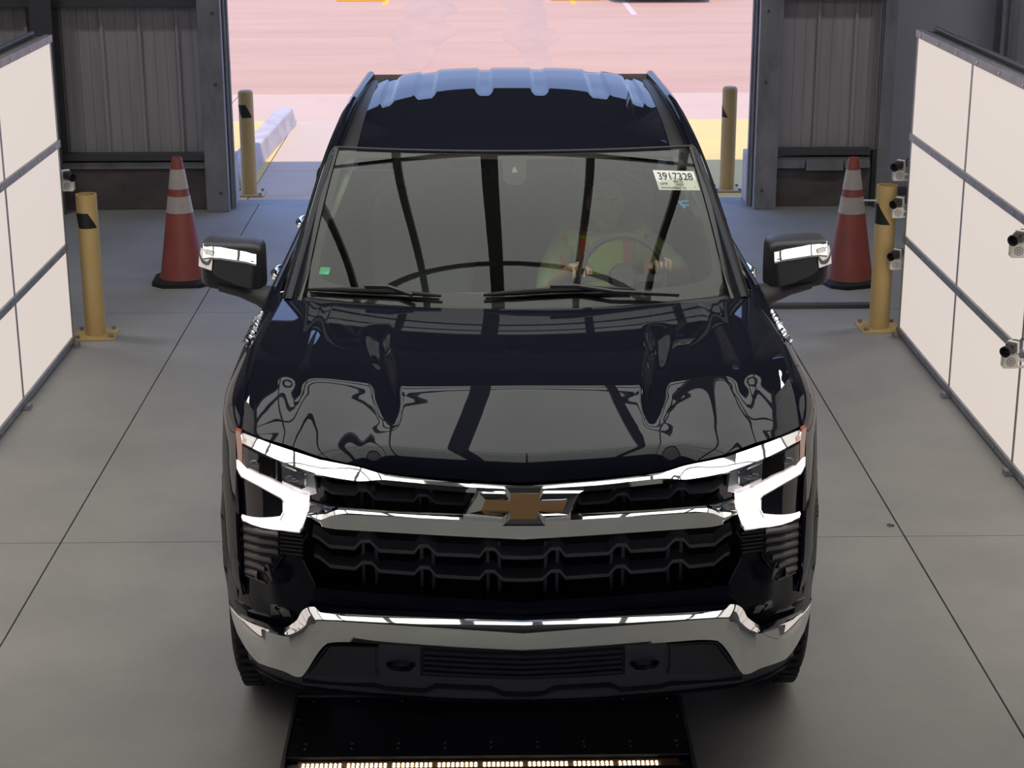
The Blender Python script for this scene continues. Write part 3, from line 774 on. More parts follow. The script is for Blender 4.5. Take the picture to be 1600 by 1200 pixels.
# stickers on the glass
def on_ws(u, v):
    # intersect picture ray with the windshield by depth search
    best = None
    for k in range(500):
        Y = 1.5+k*.002; p = TYP(u, v, Y); X = p.x
        b = ws_base(X); tt = ws_top(X); t = (Y-b.y)/(tt.y-b.y)
        if 0 <= t <= 1.05:
            q = ws(X/(.852+(.757-.852)*t), t); d = abs(q.z-p.z)
            if best is None or d < best[0]: best = (d, p)
    return best[1]
WN = Vector((0, -.52, .855))
def ws_grid(quad, nu=10, nv=5):
    g_ = []
    for j in range(nv+1):
        r = []
        for i in range(nu+1):
            a, b = i/nu, j/nv
            u = (quad[0][0]*(1-a)+quad[1][0]*a)*(1-b)+(quad[3][0]*(1-a)+quad[2][0]*a)*b
            v = (quad[0][1]*(1-a)+quad[1][1]*a)*(1-b)+(quad[3][1]*(1-a)+quad[2][1]*a)*b
            r.append(on_ws(u, v))
        g_.append(r)
    return g_
def ws_quad(name, quad, m, dn=.003, parent=T, nu=2, nv=2):
    G_ = ws_grid(quad, nu, nv); return obj(name, grid([[p+WN*dn for p in r] for r in G_]), m, parent, ang=80), G_
stk, SG_ = ws_quad('windshield_sticker', [(1031, 299), (1095, 300), (1085, 270), (1021, 268)], PAPER, .005, T, 10, 5)
stk['label'] = 'white auction number sticker'
def ink(body, cu, cv, wid, hgt, m=INK, nm='sticker_text'):
    """lay text on the sticker in sticker coordinates 0..1"""
    me = text_mesh(body, 1, 0)
    xs_ = [v.co.x for v in me.vertices]; ys_ = [v.co.y for v in me.vertices]
    x0, x1, y0, y1 = min(xs_), max(xs_), min(ys_), max(ys_)
    for v in me.vertices:
        a = cu-wid/2+wid*(v.co.x-x0)/(x1-x0); b = cv-hgt/2+hgt*(v.co.y-y0)/(y1-y0)
        fi, fj = min(9.999, a*10), min(4.999, b*5); i, j = int(fi), int(fj); fa, fb = fi-i, fj-j
        v.co = SG_[j][i].lerp(SG_[j][i+1], fa).lerp(SG_[j+1][i].lerp(SG_[j+1][i+1], fa), fb) + WN*.0065
    obj(nm, me, m, stk, ang=0)
ink('3917328', .5, .70, .84, .36)
ink('GMF', .17, .31, .18, .12); ink('908 YS', .52, .43, .22, .10); ink('-2023', .54, .28, .20, .11); ink('067.36', .55, .11, .24, .12)
ink('IIIIIIIIIIIII', .25, .11, .36, .09); ink('o', .90, .15, .04, .12, GREEN)
for q in (((1061, 318.5), (1077, 317), (1077, 314.5), (1061, 316.5)), ((1061, 319), (1070, 328), (1073, 326), (1064, 317)), ((1066, 323), (1078, 324), (1078, 322), (1066, 320.5))):
    ws_quad('marker_stroke', q, BLUE, .004)
gs, _ = ws_quad('inspection_sticker', [(499, 428), (514, 429), (517, 418), (502, 417)], GREEN, .004); gs['label'] = 'small green square sticker'
# roof/windshield seam & A-pillar black strip
for s in (-1, 1):
    rows = []
    for j in range(31):
        t = j/30; p = ws(s*.985, t, .006); q = ws(s*1.028, t, .010); rows.append([p, q, q+Vector((s*.004, 0, -.02))])
    obj('pillar_seal', grid(rows), BLACKP, T, ang=0)
bm = bmesh.new(); tube(bm, [ws(i/10-1, 1.004, .004) for i in range(21)], .006, 6); obj('roof_seal', bm, BLACKP, T)
# cowl
rows = []
for i in range(41):
    x = (i/20-1)*.87; b = ws_base(x); rows.append([(x, 1.44+.20*x*x, 1.258), (x, b.y-.03, b.z-.012), (x, b.y+.02, b.z+.004)])
cw = obj('cowl_panel', grid(rows), BLACKP, T)
# wipers
def wiper(path, arm):
    bm = bmesh.new()
    P = [on_ws(u, v)+Vector((0, -.52, .855))*.022 for u, v in path]
    tube(bm, P, [.006]+[.012]*(len(P)-2)+[.006], 8)
    w = obj('wiper', bm, BLK, T)
    bm = bmesh.new(); P = [on_ws(u, v)+Vector((0, -.52, .855))*.034 for u, v in arm]; tube(bm, P, [.009]*len(P), 6); obj('wiper_arm', bm, BLACKP, w)
    bm = bmesh.new(); tube(bm, [on_ws(path[0][0]+3, path[0][1]+1)+Vector((0,-.52,.855))*.008, on_ws(path[-1][0]-3, path[-1][1]+1)+Vector((0,-.52,.855))*.008], .004, 6); obj('wiper_rubber', bm, BLK, w)
wiper([(482, 457), (540, 458), (610, 461), (690, 468)], [(572, 456), (608, 457), (645, 470)])
wiper([(756, 467), (810, 463), (860, 460), (930, 458), (988, 459)], [(860, 457), (900, 457), (960, 466), (1060, 471)])

# --- mirrors
def rbox(bm, c, hx, hy, hz, e=.35, n=20, m=14, skew=None):
    rings = []
    sg = lambda q: (q > 0)-(q < 0)
    for j in range(m+1):
        b = -pi/2+pi*j/m; cb, sb = cos(b), sin(b); fy = sg(sb)*abs(sb)**e; rr_ = abs(cb)**e if 0 < j < m else 0.001
        ring = []
        for k in range(n*2):
            a = pi*k/n; x = sg(cos(a))*abs(cos(a))**e*rr_; z = sg(sin(a))*abs(sin(a))**e*rr_
            p = Vector((c[0]+hx*x, c[1]+hy*fy, c[2]+hz*z))
            if skew: p = skew(p, x, fy, z)
            ring.append(bm.verts.new(p))
        rings.append(ring)
    for i in range(m):
        for k in range(2*n): bm.faces.new((rings[i][k], rings[i][(k+1) % (2*n)], rings[i+1][(k+1) % (2*n)], rings[i+1][k]))
    bm.faces.new(rings[0][::-1]); bm.faces.new(rings[-1])
def mirror_asm(s):
    def sk(p, x, y, z):
        # x: -1 outer (left mirror) ; bottom edge rises outwards, inner side taller
        p = p.copy(); o = -x*s*-1
        xx = (p.x if s < 0 else -p.x)
        t = (xx+1.27)/.255
        p.z += (.006-.040*t)*(1 if z < 0 else .25) - (.0 if z > 0 else .0)
        p.y += .05*(1-abs(t-.3))*0
        return p
    bm = bmesh.new(); rbox(bm, (s*1.147, 1.945, 1.360), .127, .090, .098, .30, 20, 14, sk)
    r = obj('side_mirror', bm, BLACKP, T, ang=60)
    def quadstrip(name, top, bot, Y, m, dn=0):
        rows = []
        for k in range(len(top)):
            a = TYP(*top[k], Y); b = TYP(*bot[k], Y)
            rows.append([a, b])
        rows2 = [[(p.x*(1 if s < 0 else -1), p.y, p.z) for p in rr2] for rr2 in rows]
        o = obj(name, grid(rows2), m, r, ang=60); md = o.modifiers.new('t', 'SOLIDIFY'); md.thickness = .012; md.offset = 0; b_ = o.modifiers.new('b', 'BEVEL'); b_.width = .004; b_.segments = 2
        return o
    # chrome cap: curved skullcap over the top front
    rows = []
    for dz, Y in ((-7, 1.875), (-1, 1.858), (8, 1.828), (15, 1.806), (18, 1.812)):
        rows.append([TYP(u, v+dz, Y+.02*((u-360)/50)**4*.3) for u, v in ((318, 386), (330, 385), (345, 386), (365, 389), (385, 392), (396, 395), (401, 396))])
    rows = [[(p.x*(1 if s < 0 else -1), p.y, p.z) for p in q] for q in rows]
    o = obj('chrome_cap', grid(rows), CHROME, r, ang=60); md = o.modifiers.new('t', 'SOLIDIFY'); md.thickness = .008
    rows = []
    for k, (a, b) in enumerate((((315, 385), (334, 392)), ((312, 398), (333, 402)), ((311, 414), (331, 421)))):
        rows.append([TYP(*a, 1.87), TYP(.6*a[0]+.4*b[0], .6*a[1]+.4*b[1], 1.825), TYP(*b, 1.808)])
    rows = [[(p.x*(1 if s < 0 else -1), p.y, p.z) for p in q] for q in rows]
    o = obj('chrome_side', grid(rows), CHROME, r, ang=60); md = o.modifiers.new('t', 'SOLIDIFY'); md.thickness = .008
    # dark inset on the front
    pl = [(335, 398), (398, 407), (394, 451), (372, 446), (340, 432), (333, 425)]
    P_ = [TYP(u, v, 1.812) for u, v in pl]; P_ = [Vector((p.x*(1 if s < 0 else -1), p.y, p.z)) for p in P_]
    n = len(P_); obj('front_inset', ([tuple(p) for p in P_]+[(p.x, p.y+.03, p.z) for p in P_], [tuple(range(n))]+[(i, n+i, n+(i+1)%n, (i+1)%n) for i in range(n)]), GRILLE2, r, ang=0, bevel=.006)
    obj('mirror_glass', box(min(s*1.04, s*1.26), max(s*1.04, s*1.26), 1.984, 1.988, 1.29, 1.44), CHROME, r, ang=0)
    # arm: broad tapered bracket from the door up to the housing
    rows = []
    for x, z, w, h in ((1.20, 1.272, .045, .020), (1.12, 1.255, .05, .028), (1.05, 1.232, .055, .040), (.99, 1.205, .07, .065), (.94, 1.19, .085, .085)):
        rows.append([(s*x, 1.89+w*cos(a)*1.1, z+h*sin(a)) for a in [2*pi*k/14 for k in range(14)]])
    obj('mirror_arm', grid(rows, True), DARKP, r, ang=60)
GRILLE2 = mat('mirror_inset_grey', (.060, .055, .056), .5)
mirror_asm(-1); mirror_asm(1)

# --- front: grille recess backing and structure
back = obj('grille_backing', mirror(plate([(470, 745), (816, 765), (816, 945), (640, 935), (480, 915), (465, 870), (470, 800)], .17, .01)), VOID, T, ang=0)
for fx in (lambda g_: g_, flipx):
    obj('grille_side_trim', fx(ribbon([(480, 830), (470, 845), (472, 872), (492, 912)], .02, .012, .14)), BLACKG, T, ang=30)
    obj('grille_corner_block', fx(plate([(486, 750), (505, 752), (507, 770), (540, 790), (500, 783), (486, 778)], .09, .04)), BLACKG, T, ang=30)
obj('grille_lower_trim', mirror(ribbon([(492, 912), (560, 918), (650, 925), (816, 936)], .04, .02, .12)), BLACKG, T, ang=30)
row1 = [(487, 832), (496, 836), (514, 850), (553, 853), (563, 842), (577, 842), (592, 857), (646, 860), (654, 850), (668, 850), (681, 863), (749, 866), (757, 855), (771, 855), (784, 868), (816, 869)]
row2 = [(490, 864), (498, 867), (515, 881), (554, 885), (565, 875), (580, 876), (592, 889), (646, 893), (656, 883), (669, 884), (681, 897), (748, 901), (757, 890), (771, 890), (785, 903), (816, 904)]
rowu = [(500, 757), (505, 759), (517, 767), (553, 770), (560, 763), (573, 764), (587, 777), (646, 780), (653, 771), (667, 772), (680, 783), (724, 786), (735, 776), (748, 776), (816, 790)]
for r_ in (row1, row2):
    obj('grille_bar', ribbon(r_, .05, .013, .05, True, .012), GRILLE, T, ang=30)
obj('grille_bar', ribbon(rowu, .07, .010, .045, True, .010), GRILLE, T, ang=30)
# secondary bars set back: gives each opening its hexagonal floor
row1b = [(u, v+16) for u, v in row1]; row2b = [(u, v+15) for u, v in row2]
for r_ in (row1b, row2b): obj('grille_back_bar', ribbon(r_, .10, .006, .04, True), BLACKG, T, ang=30)
for a, b in ((563, 592), (654, 681), (757, 784)):
    for fx in (lambda g_: g_, flipx):
        for u in (a+1, b-8): obj('grille_post', fx(plate([(u, 846), (u+5, 846), (u+6, 924), (u+1, 924)], .085, .02)), BLACKP, T, ang=0)
        if a < 700:
            for u in (a-1, b-12): obj('grille_post', fx(plate([(u, 758), (u+5, 758), (u+5, 800), (u, 800)], .10, .02)), BLACKP, T, ang=0)
# chrome bars
top_rails = [([(377, 674, .060), (430, 694, .075), (500, 717, .080), (560, 729, .070), (600, 740, .038), (700, 750, .036), (816, 757, .036)], 0),
             ([(377, 681, .036), (430, 704, .042), (500, 728, .042), (560, 740, .036), (600, 744, .022), (700, 754, .020), (816, 761, .020)], 0),
             ([(377, 690, .006), (430, 716, .006), (500, 741, .006), (560, 751, .006), (600, 749, .006), (700, 759, .006), (816, 765, .006)], 0),
             ([(377, 692), (430, 718), (500, 744), (560, 753), (600, 757), (700, 767), (816, 775)], .016),
             ([(378, 692), (430, 718), (500, 744), (560, 753), (600, 757), (700, 767), (816, 775)], .07)]
obj('upper_chrome_bar', loft(top_rails), CHROME, T, ang=40)
mid = [([(481, 781, .045), (505, 787, .045), (530, 792, .018), (620, 798, .016), (720, 803, .016), (816, 809, .016)], 0),
       ([(480, 790, .020), (503, 798, .018), (528, 796, .009), (620, 801, .008), (720, 807, .008), (816, 813, .008)], 0),
       ([(479, 801, -.006), (500, 811, -.008), (526, 803, -.002), (620, 807, -.002), (720, 812, -.002), (816, 818, -.002)], 0),
       ([(480, 808), (500, 821), (526, 826), (620, 832), (720, 838), (816, 843)], .005),
       ([(481, 808), (500, 821), (526, 826), (620, 832), (720, 838), (816, 843)], .07)]
obj('middle_chrome_bar', loft(mid), CHROME, T, ang=40)
# bowtie badge
out = [(723, 804), (743.5, 767), (786, 767.5), (788.5, 759), (848, 759), (850, 767), (911.5, 767), (891, 807), (851, 809), (851.5, 822), (784, 822), (785, 808)]
inn = [(751, 798), (757.7, 780), (796, 782), (797, 771), (841, 771), (842, 782), (886, 781), (879, 799), (839.5, 799), (839.5, 811), (797, 811), (796, 799)]
def ring(poly, off): return [tuple(FP(u, v, off)) for u, v in poly]
def scl(poly, q, c=(817, 790)): return [(c[0]+(u-c[0])*q, c[1]+(v-c[1])*q) for u, v in poly]
mixp = [((a[0]*.72+b[0]*.28), (a[1]*.72+b[1]*.28)) for a, b in zip(out, inn)]
em = obj('badge_frame', grid([ring(out, .03), ring(out, -.012), ring(mixp, -.026), ring(inn, -.012)], True), CHROME, T, ang=15)
V = ring(inn, -.0115)
obj('badge_face', (V, [tuple(range(len(V)))]), GOLD, em, ang=0)

# --- painted fascia under the hood line, corners and lower apron
def facet(x, z):
    a = 0
    # ridge running down between grille and side vent
    a -= .030*sst(.72, .78, x)*(1-sst(.80, .86, x))*sst(.775, .735, z)*sst(.60, .65, z)
    a += .03*sst(.66, .60, z)*0
    return a
corner = [(361, 700), (371, 737), (400, 754), (437, 776), (470, 800), (482, 806), (479, 830), (474, 872), (495, 914), (560, 919), (640, 926), (816, 936), (816, 975), (600, 962), (480, 956), (462, 978), (442, 986), (405, 975), (374, 960), (356, 940), (348, 880), (344, 800), (346, 740)]
obj('front_fascia', mirror(plate(corner, .035, .02, .025, facet)), PAINT, T, ang=50)
# raised ledge under the grille
obj('apron_ledge', loft([([(492, 914), (560, 920), (650, 927), (816, 937)], .06), ([(490, 917), (560, 924), (650, 931), (816, 941)], .0), ([(488, 930), (560, 938), (650, 944), (816, 953)], -.012), ([(480, 946), (560, 952), (650, 958), (816, 968)], .02)]), PAINT, T, ang=30)
obj('hood_underlip', loft([([(600, 739), (650, 743), (700, 748), (816, 755)], .045), ([(600, 741), (650, 746), (700, 751), (816, 758)], .060)]), PAINT, T)

for s in (-1, 1):
    fx = (lambda g_: g_) if s < 0 else flipx
    hl = obj('headlight', fx(plate([(371, 676), (378, 690), (430, 715), (490, 740), (494, 770), (478, 774), (430, 756), (385, 732), (372, 718)], .045, .05)), LAMPH, T, ang=20)
    for ch in ([(385, 700), (402, 707), (417, 716), (418, 733), (411, 740), (398, 735), (385, 722)], [(432, 721), (478, 740), (478, 760), (470, 763), (432, 746)]):
        obj('lamp_chamber', fx(plate(ch, .040, .003)), LAMPD, hl, ang=0)
        c = [sum(q[0] for q in ch)/len(ch), sum(q[1] for q in ch)/len(ch)]
        rimo = [((u-c[0])*1.0+c[0], (v-c[1])*1.0+c[1]) for u, v in ch]; rimi = [((u-c[0])*.86+c[0], (v-c[1])*.84+c[1]) for u, v in ch]
        obj('chamber_rim', fx(grid([ring(rimo, .040), ring(rimo, .026), ring(rimi, .030), ring(rimi, .040)], True)), CHROME, hl, ang=20)
        bm = bmesh.new(); q = FP(c[0], c[1], .02)
        bmesh.ops.create_uvsphere(bm, u_segments=20, v_segments=12, radius=.020, matrix=Matrix.Translation(q) @ Matrix.Diagonal((1.3, .5, .6, 1)))
        if s > 0:
            for w in bm.verts: w.co.x *= -1
        obj('projector_lens', bm, LAMPD, hl)
    obj('lens_divider', fx(plate([(419, 716), (429, 720), (429, 745), (419, 741)], .034, .02)), LAMPH, hl, ang=0)
    obj('lens_cover', fx(plate([(374, 690), (378, 694), (430, 718), (490, 742), (492, 768), (478, 772), (430, 754), (385, 730), (374, 718)], .012, .003)), LENS, hl, ang=0)
    obj('corner_reflector', fx(plate([(368, 671), (375, 674), (378, 690), (378, 722), (371, 716)], .010, .03)), AMBER, hl, ang=0)
    obj('running_light', fx(plate([(368, 716), (374, 722), (420, 747), (466, 769), (481, 773), (482, 782), (478, 806), (472, 822), (466, 829), (450, 828), (378, 811), (376, 806), (436, 809), (441, 800), (441, 782), (436, 775), (400, 755), (373, 739), (368, 728)], .012, .03)), DRL, hl, ang=0)
    obj('lamp_trim', fx(ribbon([(369, 730), (376, 743), (402, 757), (438, 777), (443, 783), (443, 800), (437, 811)], .006, .004, .03)), SATIN, hl, ang=20)
    obj('lamp_trim', fx(ribbon([(378, 812), (450, 829), (467, 831), (474, 822), (480, 800)], .008, .004, .03)), SATIN, hl, ang=20)
    # side air intake
    sv = obj('side_intake', fx(plate([(366, 812), (378, 812), (450, 829), (470, 831), (474, 868), (438, 866), (412, 907), (376, 892), (367, 868)], .028, .004)), VOID, T, ang=0)
    for k in range(6):
        f_ = k/5; u1 = 433-28*max(0, k-2)/3*1.15; y = 824+13.2*k
        obj('louver', fx(ribbon([(379+f_*2, y), (400, y+6), (u1-4, y+10), (u1, y+12)], .012, .009, .035, False, .014)), GRILLE if k % 1 == 0 else BLACKP, sv, ang=30)
        obj('side_fin', fx(plate([(367, y-2), (377, y), (377, y+6), (367, y+3)], .016, .02)), BLACKP, sv, ang=0)
    for k in range(6):
        y = 833+6.0*k
        obj('fine_rib', fx(ribbon([(437, y-2), (472, y+2)], .020, .006, .01)), BLACKP, sv, ang=0)
    obj('intake_bezel', fx(ribbon([(440, 866), (413, 908), (376, 893), (366, 870)], .014, .008, .03)), BLACKG, sv, ang=0)
    # tow hook and pocket
    tp = obj('tow_pocket', fx(plate([(586, 1010), (655, 1013), (655, 1045), (645, 1055), (612, 1056), (590, 1043)], .030, .004)), VOID, T, ang=0)
    bm = bmesh.new(); tube(bm, [FP(605, 1037, .02), FP(612, 1043, -.015), FP(625, 1045, -.03), FP(638, 1044, -.015), FP(644, 1038, .02)], .009, 8)
    if s > 0:
        for w in bm.verts: w.co.x *= -1
    obj('tow_hook', bm, BLACKG, tp)
# chrome bumper
bumper = [([(356, 937), (372, 955), (405, 969), (441, 980), (461, 969), (482, 947), (600, 952), (816, 963)], .002),
          ([(356, 939), (373, 957), (405, 972), (443, 983), (464, 974), (486, 954), (600, 960), (816, 972)], -.015),
          ([(357, 944), (374, 963), (405, 978), (446, 990), (471, 981), (492, 965), (600, 971), (816, 985)], -.042),
          ([(358, 948), (376, 967), (406, 982), (448, 994), (474, 986), (495, 969), (600, 975), (816, 990)], -.048),
          ([(362, 966), (380, 992), (406, 1010), (448, 1022), (476, 1014), (503, 985), (600, 990), (816, 1004)], -.044),
          ([(369, 988), (384, 1014), (402, 1034), (440, 1047), (470, 1056), (510, 1004), (600, 1006), (816, 1019)], -.036),
          ([(370, 988), (385, 1015), (403, 1035), (441, 1048), (471, 1057), (511, 1006), (600, 1008), (816, 1021)], .05)]
obj('front_bumper', loft(bumper, 8), CHROME, T, ang=38)
# lower valance
val = obj('lower_valance', mirror(plate([(385, 1015), (404, 1034), (441, 1047), (471, 1055), (511, 1004), (600, 1006), (816, 1019), (816, 1094), (720, 1093), (640, 1088), (560, 1082), (480, 1074), (430, 1063), (402, 1046), (388, 1030)], .018, .05, .03)), DARKP, T, ang=30)
for fx in (lambda g_: g_, flipx):
    obj('fog_panel', fx(plate([(480, 1052), (513, 1010), (520, 1008), (585, 1010), (585, 1045), (590, 1056), (480, 1053)], .002, .02)), BLACKP, val, ang=0, bevel=.004)
    obj('panel_edge', fx(ribbon([(470, 1057), (488, 1033), (508, 1007), (518, 1005), (590, 1008)], -.016, .006, .03)), BLACKG, val, ang=30)
for k in range(5):
    obj('air_slat', ribbon([(660, 1017+8*k*1.0), (740, 1022+8*k), (816, 1025+8*k)], .006, .010, .02, True, .006), BLACKP if k % 2 else GRILLE3 if 0 else BLACKP, val, ang=30)
obj('air_opening', mirror(plate([(655, 1012), (816, 1021), (816, 1062), (655, 1055)], .014, .002)), VOID, val, ang=0)
obj('skid_step', ribbon([(470, 1066), (585, 1074), (600, 1079), (662, 1083), (678, 1075), (765, 1079), (785, 1088), (816, 1089)], -.004, .008, .03, True, .010), DARKP, val, ang=30)
obj('air_dam', loft([([(388, 1028), (402, 1045), (440, 1063), (480, 1073), (560, 1082), (640, 1088), (720, 1093), (816, 1095)], .01), ([(388, 1031), (402, 1048), (440, 1066), (480, 1077), (560, 1086), (640, 1092), (720, 1097), (816, 1099)], .0), ([(388, 1031), (402, 1048), (440, 1066), (480, 1077), (560, 1086), (640, 1092), (720, 1097), (816, 1099)], .06)]), BLACKP, T, ang=30)

# --- wheels
def wheel(x, y, s):
    r = obj('wheel', (lambda: (lambda bm: (lathe(bm, ((.27, -.135), (.385, -.135), (.410, -.115), (.418, -.07), (.420, 0), (.418, .07), (.410, .115), (.385, .135), (.27, .135)), 56, 'X', cap=False), bm)[1])(bmesh.new()))(), RUBBER, T, loc=(x, y, .42), ang=30)
    bm = bmesh.new()
    for k in range(56):
        for o_, a0 in ((-.085, 0), (.0, .5), (.085, 0)):
            a = 2*pi*(k+a0)/56; M = Matrix.Rotation(a, 4, 'X'); bx(bm, o_-.032, o_+.032, -.014, .014, .414, .427, M)
    obj('tread', bm, RUBBER, r, ang=0)
    bm = bmesh.new(); lathe(bm, ((.275, .10*s), (.26, .125*s), (.24, .07*s), (.05, .055*s), (.001, .055*s)), 40, 'X', cap=False); obj('rim', bm, VOID, r)
    bm = bmesh.new()
    for k in range(6):
        M = Matrix.Rotation(2*pi*k/6, 4, 'X'); bx(bm, min(.07*s, .115*s), max(.07*s, .115*s), -.03, .03, .03, .26, M)
    lathe(bm, ((.06, .07*s), (.06, .125*s), (.02, .13*s)), 20, 'X'); obj('spoke', bm, WHEEL, r, ang=0)
for y in (.97, 4.71):
    for s in (-1, 1): wheel(s*.885, y, s)

# --- interior
it = obj('dashboard', (lambda rows: grid(rows))([[(x/10*.86, 1.58+.20*(x/10*.86)**2, 1.225), (x/10*.86, 1.85, 1.225+.02*math.exp(-((x/10*.86-.42)/.2)**2)), (x/10*.86, 2.02, 1.205), (x/10*.86, 2.10, 1.12), (x/10*.86, 2.08, .8)] for x in range(-10, 11)]), DASH, T)
obj('cab_floor', box(-.86, .86, 2.0, 3.86, .60, .64), DASH, T, ang=0)
hd = obj('headliner', grid([[(x/10*.66, Y, roof_z(x/10*.66, Y)-.035) for x in range(-10, 11)] for Y in (2.48, 2.7, 3.0, 3.4, 3.84)]), HEADL, T)
for s in (-1, 1):
    rows = [[(s*(railpt(t).x-.065), railpt(t).y, railpt(t).z-.03), (s*(railpt(t).x-.02), railpt(t).y+.05, railpt(t).z-.06)] for t in [k/12*.54+.02 for k in range(13)]]
    ip = obj('inner_pillar_trim', grid(rows), TRIMI, T)
    bm = bmesh.new(); tube(bm, [(s*.80, 2.12, 1.50), (s*.765, 2.16, 1.50), (s*.73, 2.30, 1.58), (s*.70, 2.40, 1.66)], .014, 8); obj('grab_handle', bm, TRIMI, ip)
    obj('door_card', box(min(s*.86, s*.90), max(s*.86, s*.90), 1.95, 3.84, .64, 1.27), DASH, T, ang=0)
def seat(x, y):
    r = empty('seat', (x, y, 0)); r.parent = T
    bm = bmesh.new(); rbox(bm, (0, 0, .86), .25, .26, .09, .45); obj('seat_cushion', bm, SEATM, r)
    bm = bmesh.new(); rbox(bm, (0, .27, 1.15), .24, .07, .30, .45, skew=lambda p, a, b, c: p+Vector((0, .18*(p.z-.9), 0))); obj('seat_back', bm, SEATM, r)
    bm = bmesh.new(); rbox(bm, (0, .37, 1.53), .13, .045, .085, .5); obj('headrest', bm, SEATM, r)
    for q in (-.06, .06): bm = bmesh.new(); tube(bm, [(q, .36, 1.40), (q, .37, 1.50)], .007, 6); obj('headrest_post', bm, SATIN, r)
seat(-.42, 2.72); seat(.42, 2.78)
bm = bmesh.new(); rbox(bm, (0, 3.65, 1.10), .72, .08, .32, .4); obj('rear_bench', bm, SEATM, T)
# steering wheel
sw = empty('steering_wheel', (.46, 2.22, 1.215)); sw.parent = T; sw.rotation_euler = (radians(66), 0, 0)
def torus(R, r, n=48, m=10): return grid([[((R+r*cos(2*pi*j/m))*cos(2*pi*i/n), (R+r*cos(2*pi*j/m))*sin(2*pi*i/n), r*sin(2*pi*j/m)) for j in range(m)] for i in range(n)] + [[((R+r*cos(2*pi*j/m)), 0, r*sin(2*pi*j/m)) for j in range(m)]], True)
obj('wheel_rim', torus(.182, .015), BLACKP, sw)
bm = bmesh.new(); lathe(bm, ((.06, -.02), (.065, .0), (.05, .02)), 24); bx(bm, -.17, .17, -.015, .015, -.006, .006); bx(bm, -.015, .015, -.17, 0, -.006, .006); obj('wheel_hub', bm, BLACKP, sw, ang=30)

# ================================================================== driver
PR = empty('person', (TX, TY, 0), TR, label='driver in a lime safety vest with orange stripes sitting behind the windshield', cat='person')
def skin(name, V, E, R, m, parent, root=0, sub=2):
    me = bpy.data.meshes.new(name); me.from_pydata(V, E, []); o = bpy.data.objects.new(name, me); COL.objects.link(o)
    o.modifiers.new('s', 'SKIN')
    for i, r in enumerate(R):
        me.skin_vertices[0].data[i].radius = (r, r) if not isinstance(r, tuple) else r; me.skin_vertices[0].data[i].use_root = (i == root)
    sb = o.modifiers.new('ss', 'SUBSURF'); sb.levels = sub; sb.render_levels = sub
    bpy.context.view_layer.update()
    me2 = bpy.data.meshes.new_from_object(o.evaluated_get(bpy.context.evaluated_depsgraph_get())); bpy.data.objects.remove(o)
    me2.materials.clear(); me2.materials.append(m)
    return me2
px, py = .42, 2.86
Vb = [(px, py+.04, .88), (px, py+.05, 1.00), (px, py+.03, 1.11), (px, py, 1.215), (px, py-.02, 1.285), (px, py-.035, 1.335),
      (px-.17, py, 1.225), (px-.245, py-.06, 1.09), (px-.27, py-.24, 1.03), (px-.20, py-.44, 1.18), (px-.155, py-.515, 1.235),
      (px+.17, py, 1.225), (px+.27, py-.05, 1.16), (px+.34, py-.22, 1.12), (px+.26, py-.44, 1.20), (px+.215, py-.515, 1.24),
      (px-.10, py-.02, .88), (px-.13, py-.42, .92), (px-.13, py-.62, .72),
      (px+.10, py-.02, .88), (px+.13, py-.42, .92), (px+.13, py-.62, .72)]
Eb = [(0,1),(1,2),(2,3),(3,4),(4,5),(3,6),(6,7),(7,8),(8,9),(9,10),(3,11),(11,12),(12,13),(13,14),(14,15),(0,16),(16,17),(17,18),(0,19),(19,20),(20,21)]
Rb = [.14, .135, .15, .13, .062, .055, .075, .055, .045, .032, .028, .075, .055, .045, .032, .028, .09, .075, .055, .09, .075, .055]
body = obj('body', skin('body', Vb, Eb, Rb, SKIN, PR), None, PR, ang=80)
# head
bm = bmesh.new(); bmesh.ops.create_uvsphere(bm, u_segments=40, v_segments=28, radius=1)
hc = Vector((px, py-.05, 1.415)); LKX = -.04
for w in bm.verts:
    x, y, z = w.co
    X = x*.078*(1-.22*max(0, -z)**1.5); Yy = y*.098; Z = z*.125
    if y < 0:
        Yy -= .022*math.exp(-((x/.16)**2+((z+.12)/.22)**2))          # nose
        Yy += .010*math.exp(-(((abs(x)-.38)/.16)**2+((z-.12)/.12)**2)) # eye sockets
        Yy -= .006*math.exp(-((x/.7)**2+((z-.32)/.10)**2))             # brow
        Yy -= .007*math.exp(-((x/.28)**2+((z+.45)/.07)**2))            # lips
        Yy -= .010*math.exp(-((x/.3)**2+((z+.82)/.16)**2))             # chin
    w.co = hc+Vector((X, Yy, Z))
hb = obj('head', bm, SKIN, PR, ang=80)
for s in (-1, 1):
    bm = bmesh.new(); bmesh.ops.create_uvsphere(bm, u_segments=12, v_segments=8, radius=.011, matrix=Matrix.Translation(hc+Vector((s*.030, -.081, .014)))); obj('eye', bm, HEADL, hb)
    bm = bmesh.new(); bmesh.ops.create_uvsphere(bm, u_segments=10, v_segments=6, radius=.005, matrix=Matrix.Translation(hc+Vector((s*.030, -.093, .013)))); obj('pupil', bm, INK, hb)
    bm = bmesh.new(); tube(bm, [hc+Vector((s*.016, -.097, .038)), hc+Vector((s*.032, -.099, .042)), hc+Vector((s*.048, -.088, .036))], .0035, 6); obj('eyebrow', bm, HAIR, hb)
    bm = bmesh.new(); bmesh.ops.create_uvsphere(bm, u_segments=12, v_segments=10, radius=1, matrix=Matrix.Translation(hc+Vector((s*.079, .008, 0))) @ Matrix.Diagonal((.010, .018, .032, 1))); obj('ear', bm, SKIN, hb)
bm = bmesh.new(); tube(bm, [hc+Vector((-.024, -.095, -.057)), hc+Vector((0, -.103, -.056)), hc+Vector((.024, -.095, -.057))], .003, 6); obj('mouth', bm, ORNG, hb)
